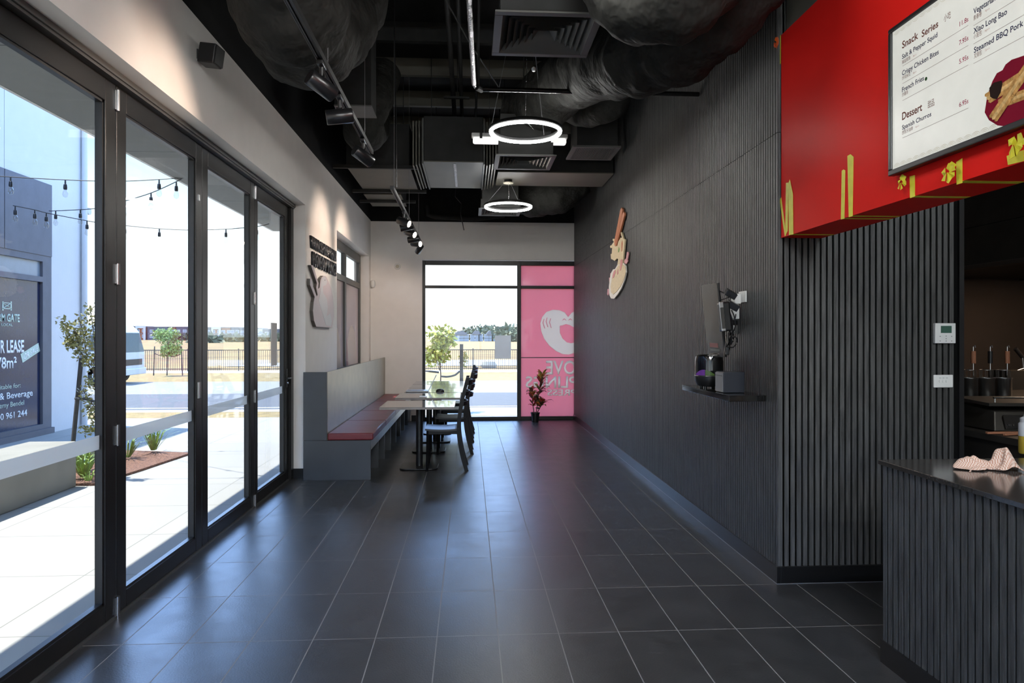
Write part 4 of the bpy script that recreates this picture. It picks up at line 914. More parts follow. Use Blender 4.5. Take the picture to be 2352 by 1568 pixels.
mt('Dessert', 2072, 276, 2118, 17, 'menu_brown', .02); mt('甜品', 2131, 248, 2146, 13, 'menu_brown')
mt('Spanish Churros', 2072, 298, 2139, 10, 'menu_navy', .014); mt('西班牙油条', 2072, 309, 2097, 7, 'menu_brown'); mt('4pcs', 2102, 294, 2111, 4, 'menu_pink')
for s, x_, y_ in (('11.8s', 2204, 61), ('7.95s', 2203, 104), ('5.95s', 2203, 147), ('6.95s', 2203, 246)): mt(s, x_, y_, 2224, 11, 'menu_red', .010)
mt('Vegetarian Spring Rolls', 2236, 33, 2352, 13, 'menu_navy', .014); mt('素春卷', 2236, 47, 2255, 9, 'menu_brown'); mt('4pcs', 2262, 28, 2273, 5, 'menu_pink')
mt('Xiao Long Bao', 2236, 78, 2313, 13, 'menu_navy', .014); mt('小笼包', 2236, 90, 2255, 9, 'menu_brown'); mt('6pcs', 2262, 73, 2273, 5, 'menu_pink')
mt('Steamed BBQ Pork Buns', 2237, 122, 2385, 13, 'menu_navy', .014); mt('叉烧包', 2237, 134, 2255, 9, 'menu_brown'); mt('2pcs', 2262, 118, 2273, 5, 'menu_pink')
a = mp_(2127, 181); obj('menu_badge', MB().lathe([(.0075, 0), (.0074, .0004)], (a.x, a.y, a.z), 16, Matrix.Rotation(R(-90), 3, 'Y')), 'menu_green', t)
m = MB()
def ln(xa, ya, xb):
    a, b = mp_(xa, ya), mp_(xb, ya); m.box(a.x - .0003, a.x, b.y, a.y, a.z - .0006, a.z + .0006)
for ya in (152, 192, 231, 317): ln(2073, ya, 2224)
for ya in (59, 101, 146): ln(2236, ya, 2420)
obj('divider_lines', m, 'menu_line', t)
m = MB()
yy = YM - .03; zz = SZ0 + .026
while yy > YE + .05:
    for r_ in (.022, .015, .008):
        pts = [Vector((sx_ - .0007, yy - .022 + r_ * math.cos(q), zz + r_ * .8 * math.sin(q))) for q in [k * math.pi / 8 for k in range(9)]]
        for k in range(8):
            a, b = pts[k], pts[k + 1]; m.quad(a, b, b + Vector((0, 0, .0014)), a + Vector((0, 0, .0014)))
            if zz < 2.3:
                q = SZ1 - .02; m.quad(Vector((a.x, a.y, q - (a.z - zz))), Vector((b.x, b.y, q - (b.z - zz))), Vector((b.x, b.y, q - (b.z - zz) - .0012)), Vector((a.x, a.y, q - (a.z - zz) - .0012)))
    yy -= .042
obj('wave_border', m, 'menu_gold', t)
def mprism(pts, mm, name, k=.0006, off=0): 
    return obj(name, MB().prism([mp_(*p) - Vector((off, 0, 0)) for p in pts], (-k, 0, 0)), mm, t)
mprism([(2262, 258), (2266, 232), (2272, 208), (2280, 186), (2290, 168), (2303, 161), (2310, 148), (2324, 137), (2342, 131), (2362, 124), (2384, 132), (2396, 160), (2396, 200), (2388, 240), (2368, 272), (2345, 285), (2318, 291), (2292, 288), (2272, 276)], 'crimson', 'picture_disc')
def churro(a, b, w_, off, mm='churro'):
    a, b = Vector((a[0], a[1], 0)), Vector((b[0], b[1], 0)); d = (b - a).normalized(); n_ = Vector((-d.y, d.x, 0)) * w_
    for k in range(3):      # ridges
        o_ = n_ * (-.66 + .66 * k); h_ = n_ * .34
        mprism([(a + o_ + h_)[:2], (a + o_ - d * w_ * .3)[:2], (a + o_ - h_)[:2], (b + o_ - h_)[:2], (b + o_ + h_)[:2]], mm if k != 1 else 'churro_pale', 'churro_picture', .0006 + .0003 * (k == 1), off)
mat('churro_pale', (.62, .40, .17), .9, spec=.05, var=.3, vs=60)
churro((2298, 238), (2396, 200), 11, .0007); churro((2270, 226), (2396, 146), 12, .0014); churro((2283, 272), (2396, 106), 11, .0024)
mprism([(2276, 222), (2274, 202), (2284, 190), (2302, 185), (2304, 192), (2300, 212), (2291, 228), (2282, 226)], 'chocolate', 'chocolate_picture', .0006, .0022)
# strips of tape on the fascia
def fp(px_, py_, x=FX): v = U(px_, py_, X=x); return Vector((x - .0005, v.y, v.z))
def tape(lab, strips, under=None, blob=None, mm='tape_yellow'):
    q = fp(*strips[0][0]); t = thing('masking_tape', lab, 'tape', q, 'yellow tape strips on the red fascia')
    for i, s in enumerate(strips): obj('strip', MB().prism([fp(*p) - Vector((.0004 * i, 0, 0)) for p in s], (-.0012, 0, 0)), mm, t)
    for (xa, w_) in (under or []):
        y_ = xa; obj('wrapped_strip', MB().box(FX - .001, 2.09, y_ - w_ / 2, y_ + w_ / 2, FZ0 - .0016, FZ0 - .0004), mm, t)
    if blob:
        (bx, by, rad, m2) = blob; c = fp(bx, by) - Vector((.012, 0, 0)); m = MB(); rn = random.Random(int(bx))
        for k in range(7):
            a_ = k * .9 + rn.random(); d = Vector((-.25 - .2 * rn.random(), math.cos(a_), math.sin(a_))).normalized() * rad * rn.uniform(.7, 1.15)
            e = Vector((-.3 * rn.random(), math.cos(a_ + 1.1), math.sin(a_ + 1.1))).normalized() * rad * rn.uniform(.6, 1.)
            m.prism([c + Vector((-.004 * k, 0, 0)), c + d, c + d * .8 + e * .7, c + e], Vector((.0012, 0, 0)))
        obj('crumpled_end', m, m2, t)
    return t
def yb(px_): return U(px_, HZ - (px_ - 1078) * .3165, X=FX).y
tape('vertical yellow tape with orange scrap at the upper left edge of red fascia', [[(1790.5, 84), (1793.5, 80), (1793.5, 145), (1790.5, 151)]], blob=(1791, 98, .035, 'tape_orange'))
tape('three ragged yellow tape strips at the lower left corner of red fascia', [[(1791, 458), (1795, 453), (1806, 540), (1803, 543)], [(1806, 420), (1811, 419), (1810, 530), (1804, 542)], [(1811, 422), (1815, 412), (1822, 445), (1823, 537), (1813, 540)]], under=[(yb(1820), .03)])
tape('shorter yellow tape strip of the pair left of the menu screen', [[(1934, 392), (1938, 389), (1942, 391), (1940, 502), (1932, 504)]], under=[(yb(1937), .022)])
tape('taller yellow tape strip of the pair left of the menu screen', [[(1947, 358), (1954, 354), (1961, 360), (1959, 496), (1950, 499)]], under=[(yb(1955), .024)])
tape('yellow tape with curled end under the lower left corner of the menu screen', [[(2090, 405), (2102, 402), (2102, 451), (2091, 455)]], under=[(yb(2097), .03)], blob=(2083, 420, .030, 'tape_yellow'))
tape('yellow tape with bow-like crumpled end under the menu screen', [[(2197, 372), (2211, 363), (2211, 420), (2198, 424)]], under=[(yb(2206), .034)], blob=(2192, 396, .038, 'tape_yellow'))
tape('wide crumpled yellow tape at the right edge of the picture', [[(2313, 358), (2352, 344), (2352, 370), (2316, 379)]], blob=(2347, 332, .04, 'tape_yellow'))

# ------------------------------------------------------------------ service counter
CX, CY1, CZ = 1.868, 3.038, .915
t = thing('service_counter', 'slatted black service counter with glossy dark top at the right', 'counter', (2.3, .8, 0))
obj('carcass', MB().box(CX + .012, 2.70, -1.6, CY1 - .012, .09, CZ - .022), 'slat_back', t)
m = MB(); y = CY1 - .028
while y > -1.6: m.box(CX, CX + .012, y, y + .0265, .10, CZ - .022); y -= .0385
obj('batten_panel', m, 'slat_wood', t)
m = MB(); x = CX + .013
while x < 2.68: m.box(x, x + .0265, CY1 - .012, CY1, .10, CZ - .022); x += .0385
obj('end_batten_panel', m, 'slat_wood', t)
obj('worktop', MB().box(CX - .018, 2.74, -1.6, CY1 + .008, CZ - .02, CZ), 'counter_top', t, bevel=.002)
obj('plinth', MB().box(CX - .008, 2.69, -1.6, CY1 + .006, 0, .102), 'skirting_black', t)
# checked cloth: one crumpled sheet
def cloth():
    n1, n2 = 26, 20; m = MB(); rn = random.Random(2)
    for j in range(n2 + 1):
        for i in range(n1 + 1):
            u, v = i / n1, j / n2
            x = 2.055 + .225 * u; y = 2.86 - .13 * v + .02 * math.sin(u * 5)
            pk = math.exp(-((u - .80) / .11) ** 2 - ((v - .55) / .35) ** 2) * .088 + math.exp(-((u - .42) / .24) ** 2 - ((v - .3) / .25) ** 2) * .035 + math.exp(-((u - .22) / .12) ** 2 - ((v - .45) / .3) ** 2) * .020
            rip = .006 * math.sin(u * 23 + v * 9) * math.sin(v * 13 - u * 5) + .005 * math.sin(u * 41 - v * 17)
            x += .02 * math.sin(v * 9 + 1) * (1 - u) + .012 * math.sin(v * 14) * u; y += .012 * math.sin(u * 17) + (.02 * math.sin(u * 3.1) if v > .9 else 0)
            e = min(u, 1 - u, v, 1 - v) * 6; m.v.append(Vector((x, y, CZ + .003 + pk + max(0, rip + .005) * min(1, e))))
    for j in range(n2):
        for i in range(n1): a = j * (n1 + 1) + i; m.f.append((a, a + 1, a + n1 + 2, a + n1 + 1))
    o = obj('tea_towel', m, 'cloth', smooth=True); s = o.modifiers.new('s', 'SOLIDIFY'); s.thickness = .003; s.offset = 1; o.modifiers.new('sub', 'SUBSURF').render_levels = 1
    return tag(o, 'crumpled orange and cream checked cloth on the dark counter top', 'cloth')
cloth()

# ------------------------------------------------------------------ kitchen glimpsed behind the counter
KX = 3.05
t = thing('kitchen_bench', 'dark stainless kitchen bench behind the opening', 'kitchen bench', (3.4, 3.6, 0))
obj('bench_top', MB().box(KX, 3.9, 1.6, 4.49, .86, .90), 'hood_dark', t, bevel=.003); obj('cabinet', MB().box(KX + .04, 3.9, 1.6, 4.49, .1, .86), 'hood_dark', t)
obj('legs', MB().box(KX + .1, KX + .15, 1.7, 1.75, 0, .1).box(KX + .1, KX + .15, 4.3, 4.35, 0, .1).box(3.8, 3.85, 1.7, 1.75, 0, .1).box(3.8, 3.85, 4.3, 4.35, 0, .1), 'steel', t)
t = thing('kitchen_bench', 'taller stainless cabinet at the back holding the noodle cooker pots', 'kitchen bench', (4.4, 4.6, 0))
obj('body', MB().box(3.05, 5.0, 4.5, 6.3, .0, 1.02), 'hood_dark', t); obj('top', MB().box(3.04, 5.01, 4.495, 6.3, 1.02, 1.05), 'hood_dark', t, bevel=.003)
# exhaust hood
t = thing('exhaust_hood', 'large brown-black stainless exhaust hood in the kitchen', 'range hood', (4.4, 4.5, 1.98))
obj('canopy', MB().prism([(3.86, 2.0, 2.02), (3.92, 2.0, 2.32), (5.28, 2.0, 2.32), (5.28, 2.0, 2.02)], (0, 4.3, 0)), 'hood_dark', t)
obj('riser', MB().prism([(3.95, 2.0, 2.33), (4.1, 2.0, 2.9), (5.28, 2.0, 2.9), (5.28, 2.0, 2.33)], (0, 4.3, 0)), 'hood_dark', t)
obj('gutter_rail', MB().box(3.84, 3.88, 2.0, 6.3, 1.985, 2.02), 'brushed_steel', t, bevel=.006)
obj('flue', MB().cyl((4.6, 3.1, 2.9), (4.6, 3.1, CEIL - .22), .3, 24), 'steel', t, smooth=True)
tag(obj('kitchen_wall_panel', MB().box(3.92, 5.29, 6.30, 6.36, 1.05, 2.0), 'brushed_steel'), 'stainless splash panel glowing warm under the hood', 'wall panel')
ld = bpy.data.lights.new('hood_lamp', 'AREA'); lo = bpy.data.objects.new('hood_lamp', ld); C.collection.objects.link(lo); lo.parent = t
lo.location = Vector((4.6, 4.9, 2.0)) - t.location; ld.size = .25; ld.energy = 7; ld.color = (1, .72, .5)
# stainless pots of the noodle cooker with baskets
def pot(x, y, lab):
    t = thing('noodle_pot', lab, 'pot', (x, y, 1.05), 'pots of the noodle cooker')
    obj('pot_body', MB().lathe([(.049, 0), (.052, .004), (.052, .125), (.055, .13), (.055, .136), (.050, .136), (.048, .02)], (x, y, 1.05), 28), 'steel', t, smooth=True)
    return t
def basket(x, y, lab, hm='cork'):
    t = thing('noodle_basket', lab, 'strainer', (x, y, 1.06), 'noodle baskets standing in the pots')
    m = MB()
    for k in range(8): a = k * .785; m.cyl((x + .034 * math.cos(a), y + .034 * math.sin(a), 1.075), (x + .040 * math.cos(a), y + .040 * math.sin(a), 1.24), .0018, 5)
    for z_, r_ in ((1.075, .034), (1.16, .037), (1.24, .040)): m.torus((x, y, z_), r_, .0018, .0018, 20, 5)
    obj('wire_basket', m, 'steel', t); obj('shank', MB().cyl((x + .03, y, 1.2), (x + .03, y, 1.30), .003, 6), 'steel', t)
    obj('grip', MB().cyl((x + .03, y, 1.285), (x + .03, y, 1.37), .015, 12), hm, t, smooth=True); obj('hook', MB().tube([(x + .03, y, 1.37), (x + .03, y, 1.40), (x + .042, y, 1.41), (x + .046, y, 1.395)], .003, 6), 'steel', t)
    return t
KP = [(2226, 'left'), (2265, 'second'), (2304, 'third'), (2335, 'right')]
for i, (px_, w_) in enumerate(KP):
    v = U(px_, 912, Z=1.05); s_ = 4.35 / v.y; x_ = v.x; y_ = v.y
    if i < 3:
        pot(x_, y_, 'shiny stainless noodle pot, %s of those in view' % ('leftmost', 'middle', 'rightmost')[i])
        basket(x_, y_, 'wire noodle basket standing in the %s pot' % ('leftmost', 'middle', 'rightmost')[i], ('cork', 'black_plastic', 'cork')[i])
t = thing('fryer_basket', 'fryer basket with black angled handle at the right edge, behind the cooker', 'basket', (4.45, 4.5, 1.05))
v = Vector(rp(2332, 800, 5.6)); obj('handle', MB().cyl(v, v + Vector((.06, 0, -.07)), .016, 12), 'black_plastic', t, smooth=True); obj('shank', MB().tube([v + Vector((.06, 0, -.07)), v + Vector((.07, 0, -.16)), v + Vector((-.02, 0, -.19)), (v.x - .1, v.y, 1.06)], .005, 6), 'steel', t)
obj('support', MB().box(v.x - .15, v.x + .2, v.y - .1, v.y + .1, 1.051, 1.2), 'hood_dark', t)
# induction cooker with control panels
v = U(2250, 1000, Z=.90)
t = thing('sealing_machine', 'dark countertop appliance with two control panels on the kitchen bench', 'appliance', (3.4, 3.95, .90))
x0_ = 3.14; yf_ = 3.98
obj('body', MB().prism([(x0_, yf_, .905), (x0_ + .03, yf_ + .04, 1.02), (x0_ + .04, yf_ + .34, 1.05), (x0_, yf_ + .40, .905)], (.62, -.06, 0)), 'hood_dark', t, bevel=.006)
obj('lid', MB().prism([(x0_ - .01, yf_ + .03, 1.052), (x0_ - .01, yf_ + .03, 1.070), (x0_ - .01, yf_ + .36, 1.085), (x0_ - .01, yf_ + .36, 1.067)], (.66, -.06, 0)), 'hood_dark', t)
obj('lid_rail', MB().cyl((x0_ + .04, yf_ + .06, 1.10), (x0_ + .62, yf_, 1.10), .006, 8).cyl((x0_ + .05, yf_ + .06, 1.07), (x0_ + .05, yf_ + .06, 1.10), .004, 6).cyl((x0_ + .35, yf_ + .03, 1.07), (x0_ + .35, yf_ + .03, 1.10), .004, 6), 'steel', t)
for q in (.06, .37):
    pv = Vector((x0_ + q, yf_ - .0968 * q, .925)); obj('control_panel', MB().prism([pv + Vector((0, -.0045, -.005)), pv + Vector((.19, -.0225, -.005)), pv + Vector((.19, -.0005, .075)), pv + Vector((0, .0175, .075))], (0, -.003, 0)), 'black_gloss', t)
    m = MB()
    for a_, b_ in ((.02, .01), (.045, .01), (.10, .005), (.10, .02), (.10, .035), (.10, .05), (.125, .005), (.145, .003), (.165, .0), (.15, .05)):
        c = pv + Vector((a_, -.0095 - a_ * .0968 + b_ * .27, b_ + .008)); m.cbox(c, .010, .003, .009)
    obj('buttons', m, 'steel', t)
v = U(2347, 1040, Z=.905)
t = thing('sauce_bottle', 'clear squeeze bottle half full of yellow oil at the right edge', 'bottle', (v.x + .03, v.y, .90))
bx, by = v.x + .025, min(v.y, 3.86)
by = v.y
obj('liquid', MB().lathe([(.030, .0), (.034, .006), (.034, .085), (.001, .086)], (bx, by, .902), 24), 'sauce', t, smooth=True); obj('bottle_wall', MB().lathe([(.0342, .086), (.0342, .145), (.026, .155)], (bx, by, .902), 24), 'bottle', t, smooth=True)
obj('cap', MB().lathe([(.028, .155), (.028, .172), (.014, .180), (.008, .205), (.003, .215)], (bx, by, .902), 20), 'bottle', t, smooth=True)
tag(obj('wooden_tongs', MB().box(3.02, 3.28, 3.88, 3.90, .902, .915).cbox((3.16, 3.84, .908), .2, .018, .01, Matrix.Rotation(.3, 3, 'Z')), 'cork', bevel=.003), 'reddish wooden utensil lying on the kitchen bench', 'utensil')

# ------------------------------------------------------------------ outside: ground
ZG = -.5
def gz(y): return 0 if y < 13 else (ZG if y > 17 else ZG * (y - 13) / 4)
def band(name, y0, y1, m_, x0=-400, x1=300, dz=0., kind='structure'):
    ys = [y0] + [q for q in (13, 17) if y0 < q < y1] + [y1]; m = MB()
    for a, b in zip(ys, ys[1:]): m.quad((x0, a, gz(a) + dz), (x1, a, gz(a) + dz), (x1, b, gz(b) + dz), (x0, b, gz(b) + dz))
    o = obj(name, m, m_); o['kind'] = kind; return o
band('ground', -60, 900, 'field', dz=-.16)
o = obj('paving', MB().quad((-60, -10, -.02), (XO + .02, -10, -.02), (XO + .02, 13, -.02), (-60, 13, -.02)).quad((-60, 13, -.02), (60, 13, -.02), (60, 14.3, gz(14.3) - .02), (-60, 14.3, gz(14.3) - .02)).quad((XO + .02, YB + .1, -.02), (60, YB + .1, -.02), (60, 13, -.02), (XO + .02, 13, -.02)), PAVE); o['kind'] = 'structure'
band('grass_verge', 14.3, 18.7, 'grass_dry', dz=-.02)
o = obj('window_lawn', MB().quad((-.8, 12.35, -.012), (1.9, 12.35, -.012), (2.4, 13.6, -.085), (-.2, 13.6, -.085)), 'grass_green'); o['kind'] = 'structure'
o = obj('concrete_path', MB().quad((-1.2, 13.6, -.08), (40, 13.6, -.08), (40, 17, ZG + .0), (-1.2, 17, ZG + .0)).quad((-1.2, 17, ZG), (40, 17, ZG), (40, 19.2, ZG + .0), (-1.2, 19.2, ZG + .0)), 'kerb'); o['kind'] = 'structure'
band('kerb', 18.7, 19.25, 'kerb', dz=-.02); band('road', 19.25, 24.5, 'road', dz=-.02); band('parking_lane', 24.5, 31, 'road_light', dz=-.02)
band('road_verge', 31, 38.3, 'grass_dry', dz=-.02); band('footpath', 38.3, 41, 'kerb', dz=-.02); band('dry_field', 41, 900, 'field', dz=-.02)
band('road_line', 19.6, 19.75, 'sign_white', dz=-.014)
o = obj('field_path', MB().quad((-16, 46, ZG + .01), (60, 46, ZG + .01), (60, 62, ZG + .01), (-12, 56, ZG + .01)), 'kerb'); o['kind'] = 'structure'
# planting bed and concrete seat wall
m = MB(); m.prism([(-3.72, 7.18, -.019), (-3.62, 7.9, -.019), (-3.50, 9.0, -.019), (-4.45, 9.25, -.019), (-5.3, 9.1, -.019), (-5.3, 7.18, -.019)], (0, 0, .025))
tag(obj('mulch_bed', m, 'mulch'), 'garden bed of red-brown bark mulch outside the doors', 'garden bed')
tag(obj('seat_wall', MB().box(-4.35, -3.9, 1.5, 7.165, -.02, .43), 'concrete', bevel=.01), 'low pale concrete seat wall outside the leftmost door panel', 'wall')
def tuft(x, y, h, lab, n=46, seed=1):
    rn = random.Random(seed); m = MB()
    for k in range(n):
        a = rn.random() * 6.28; l = h * rn.uniform(.7, 1.2); o_ = rn.uniform(.3, 1.1) * h; w_ = .007; d = Vector((math.cos(a), math.sin(a), 0)); s_ = Vector((-d.y, d.x, 0)) * w_
        p0 = Vector((x, y, .02)) + d * .03; p1 = p0 + d * o_ * .4 + Vector((0, 0, l * .65)); p2 = p0 + d * o_ + Vector((0, 0, l * rn.uniform(.6, .95)))
        m.quad(p0 - s_, p0 + s_, p1 + s_, p1 - s_); m.quad(p1 - s_, p1 + s_, p2 + s_ * .1, p2 - s_ * .1)
    return tag(obj('grass_tuft', m, 'leaf_green', loc=(x, y, .02)), lab, 'grass plant', 'strappy grass plants in the mulch bed')
tuft(-4.02, 9.13, .33, 'strappy green grass plant, rightmost in the mulch bed', seed=1); tuft(-4.1, 8.62, .27, 'strappy green grass plant, second from the right in the mulch bed', seed=2)
tuft(-3.98, 7.45, .26, 'strappy green grass plant just beyond the end of the seat wall', seed=3); tuft(-4.2, 7.85, .26, 'strappy green grass plant behind the one by the seat wall', seed=4); tuft(-3.83, 7.25, .10, 'tiny grass plant at the front corner of the mulch bed', n=18, seed=5)

def leaves(m, c, rx, ry, rz, n, s, rn, hollow=.3):
    for _ in range(n):
        d = Vector((rn.gauss(0, 1), rn.gauss(0, 1), rn.gauss(0, 1))).normalized() * (hollow + (1 - hollow) * rn.random() ** .5)
        p = Vector(c) + Vector((d.x * rx, d.y * ry, d.z * rz)); a = Vector((rn.gauss(0, 1), rn.gauss(0, 1), rn.gauss(0, .7))).normalized(); b = a.cross(Vector((rn.gauss(0, 1), rn.gauss(0, 1), rn.gauss(0, 1)))).normalized()
        L_ = s * rn.uniform(.7, 1.3); w_ = L_ * .28
        m.quad(p, p + a * L_ * .5 + b * w_, p + a * L_, p + a * L_ * .5 - b * w_)
# young tree with stake next to the first stile
def stake_tree():
    bx, by = U(236, 1000, Y=7.6).x, 7.6
    t = thing('young_tree', 'sparse young tree with tiny pale leaves tied to a leaning stake in the mulch bed', 'tree', (bx, by, .02)); rn = random.Random(12)
    def q(px_, py_, dy=0): v = U(px_, py_, Y=by + dy); return v
    tr = [(bx, by, .02), q(226, 985), q(224, 900), q(214, 846)]
    obj('trunk', MB().tube(smoothpath(tr, 4), .012, 7), 'bark', t)
    br = [[q(214, 846), q(200, 828), q(182, 805), q(165, 780), q(152, 752)], [q(214, 846), q(218, 800), q(212, 740), q(206, 704)], [q(182, 805), q(178, 775), q(168, 755), q(140, 740, .1)], [q(200, 828), q(195, 790, .1), q(190, 760, .1), q(180, 730)], [q(224, 900), q(214, 880), q(207, 868)], [q(222, 940), q(205, 918), q(190, 895, -.05)], [q(225, 970), q(212, 950), q(200, 935)], [q(226, 990), q(210, 986), q(196, 984)], [q(218, 790), q(226, 760), q(230, 730)], [q(165, 780), q(158, 790), q(160, 775)]]
    m = MB()
    for b in br: m.tube(smoothpath(b, 3), .0045, 5)
    obj('branches', m, 'bark', t)
    m = MB()
    for b in br:
        sp2 = smoothpath(b, 6)
        for p in sp2[2:]: leaves(m, p, .07, .07, .07, 9, .042, rn, .1)
    obj('foliage', m, 'leaf_olive', t)['kind'] = 'stuff'
    a, b = q(168, 1015), q(187, 822); sdv = MB().tube([a, b], .024, 4); obj('stake', sdv, 'stake', t)
    obj('tie', MB().tube([q(172, 915, -.03), q(196, 916, -.03), q(224, 924)], .014, 4), 'strap', t)
stake_tree()

# ------------------------------------------------------------------ outside: canopy and shop wing
t = thing('entrance_canopy', 'flat grey canopy running along outside above the bifold doors', 'canopy', (-2.58, 5, 3.2))
obj('soffit', MB().box(-3.21, XO - .002, -4, 11.64, 3.20, 3.215), 'canopy_soffit', t); obj('edge_beam', MB().box(-3.24, -3.21, -4, 11.66, 3.195, 3.40), 'white_paint', t)
obj('end_beam', MB().box(-3.21, XO - .002, 11.64, 11.66, 3.195, 3.40), 'white_paint', t); obj('roof_deck', MB().box(-3.21, XO - .002, -4, 11.64, 3.36, 3.40), 'frame_grey', t)
m = MB()
for y in (1.9, 4.3, 6.7, 9.1): m.box(-3.208, XO - .002, y, y + .006, 3.1985, 3.20)
obj('soffit_joints', m, 'frame_grey', t)
struct('trim_5', MB().box(XO - .35, XK + .5, YF - .6, YB + .45, CEIL + .15, CEIL + .3), 'frame_grey')
tag(obj('added_sun_awning', MB().box(-1.2, 2.3, YB + .2, YB + .75, 3.2, 3.28), 'canopy_soffit'), 'added unseen awning keeping the sun out of the back window', 'awning')  # added out of view to block sun from entering the back window
WX = -6.45
t = thing('shop_wing', 'neighbouring white rendered shop with dark panel and leasing window across the courtyard', 'building', (-8.5, 7, -.02))
obj('wall', MB().box(-12, WX, 11.17, 12.15, -.02, 6.4).box(-12, WX, -4, 11.17, 3.80, 6.4).box(-12, WX - .35, -4, 11.17, -.02, 3.8), 'render_white', t)
obj('cladding_panel', MB().box(WX - .3, WX + .01, -4, 10.06, 2.695, 3.80).box(WX - .3, WX + .01, 10.075, 11.165, 2.695, 3.80), 'panel_grey', t)
obj('downpipe', MB().cyl((WX + .05, 12.0, 0), (WX + .05, 12.0, 6.2), .045, 12), 'render_white', t, smooth=True)
m = MB()
for y in (7.8, 10.07): m.box(WX - .001, WX + .0015, y, y + .004, 3.8, 6.4)
obj('render_joints', m, 'panel_grey', t)
f = obj('window_frame', MB().box(WX - .08, WX + .0, 10.95, 11.165, -.02, 2.695).box(WX - .08, WX, -4, 10.95, 2.60, 2.695).box(WX - .08, WX, -4, 10.95, 2.29, 2.37).box(WX - .08, WX, -4, 10.95, -.02, .14), 'panel_grey', t)
obj('sill', MB().box(WX - .02, WX + .05, -4, 11.165, -.02, .07), 'panel_grey', t)
obj('fanlight', MB().box(WX - .05, WX - .04, -4, 10.95, 2.37, 2.60), 'house_glass', t)
obj('shop_glass', MB().box(WX - .05, WX - .04, -4, 10.95, .14, 2.29), 'win_backing', t)
v = U(195, 485, X=WX); obj('wall_light', MB().cyl((WX, v.y, v.z), (WX + .08, v.y, v.z), .06, 20), 'render_white', t, smooth=True)
gx_ = WX - .038
def wp(px_, py_): v = U(px_, py_, X=gx_); return Vector((gx_, v.y, v.z))
def wt(s, xr, yr, cap, mm, wpx, weight=.0, name='leasing_text'):
    b = wp(xr, yr); yc = b.x * math.sin(TH) + b.y * math.cos(TH); a = wp(xr - wpx, yr); a.z = b.z
    return text(name, s, mm, t, a, b, cap * yc / FOC, depth=.001, weight=weight, out=(1, 0, 0))
wt('FARM GATE', 45, 739, 17, 'sign_mint', 64, .03); wt('LOCAL', 29, 749, 6, 'sign_mint', 26, .01)
wt('FOR LEASE', 55, 808, 27, 'sign_white', 76, .03); wt('78m²', 38, 844, 25, 'sign_white', 46, .02)
wt('Suitable for:', 47, 889, 10, 'sign_mint', 60); wt('Food & Beverage', 75, 908, 14, 'sign_white', 120, .01)
wt('Jeremy Bendel', 55, 929, 11, 'sign_mint', 72); wt('0400 961 244', 62, 954, 14, 'sign_white', 86, .01)
m = MB()
for (a, b, c, d) in ((6, 694, 26, 697), (6, 707, 26, 710), (5, 692, 8, 713), (24, 692, 27, 713)): p, q = wp(a, b), wp(c, d); m.box(gx_, gx_ + .001, p.y, q.y, q.z, p.z)
for (a, b) in (((8, 697), (24, 707)), ((24, 697), (8, 707))): p, q = wp(*a), wp(*b); m.tube([p, q], .006, 4)
obj('gate_emblem', m, 'sign_mint', t)
st = obj('sale_sticker', MB().prism([wp(47, 813), wp(88, 787), wp(92, 806), wp(52, 833)], (.001, 0, 0)), 'sign_mint', t); st['label'] = 'tilted pale green sticker'
a, b = wp(54, 827) + Vector((.002, 0, 0)), wp(87, 805) + Vector((.002, 0, 0)); text('leasing_text', 'OR SALE', 'sign_white', t, a, b, .085, depth=.001, weight=.02, out=(1, 0, 0))

# ------------------------------------------------------------------ string lights
def strand(lab, pts, bulbs):
    """cord through 3D points; bulbs hang at picture columns bulbs"""
    path = smoothpath(pts, 10); mid = path[len(path) // 2]
    t = thing('string_light', lab, 'string lights', mid, 'festoon string lights in the courtyard')
    obj('cord', MB().tube(path, .005, 5), 'black_plastic', t)
    def colof(p): c, s = math.cos(TH), math.sin(TH); return 1176 + FOC * (p.x * c - p.y * s) / (p.x * s + p.y * c)
    for bx in bulbs:
        p = min(path, key=lambda q: abs(colof(q) - bx))
        b = obj('bulb', MB().lathe([(.012, -.10), (.022, -.125), (.028, -.155), (.022, -.18), (.001, -.192)], p, 14), GLASS2, t, smooth=True)
        obj('socket', MB().lathe([(.007, 0), (.009, -.045), (.016, -.05), (.019, -.085), (.017, -.105)], p, 12), 'black_plastic', b, smooth=True)
def sp(px_, py_, Y): v = U(px_, py_, Y=Y); return v
strand('string of bulbs on the highest, nearly level cord seen through two left panes', [sp(-60, 403, 7.8), sp(0, 405, 7.8), sp(150, 413, 7.8), sp(278, 416, 7.8), sp(410, 409, 7.8), sp(425, 405, 7.8)], [22, 150, 372])
strand('string of bulbs sloping down left from the canopy edge in the second pane', [sp(425, 405, 7.8), sp(405, 417, 7.9), sp(347, 443, 8.2), sp(285, 462, 8.6), sp(225, 478, 9.0), sp(128, 484, 9.3), sp(113, 484, 9.4)], [405, 347, 285, 182, 128])
strand('string of bulbs hanging lowest across the leftmost pane', [sp(30, 472, 8.6), sp(80, 482, 8.8), sp(112, 490, 8.9), sp(200, 507, 9.2), sp(225, 511, 9.3), sp(286, 518, 9.5)], [35, 80, 109, 201])
strand('string of bulbs on the lowest cord crossing the three right panes', [sp(278, 517, 9.5), sp(366, 525, 9.5), sp(435, 528, 9.5), sp(519, 526, 9.5), sp(590, 520, 9.5), sp(618, 514, 9.6)], [287, 366, 519, 591])

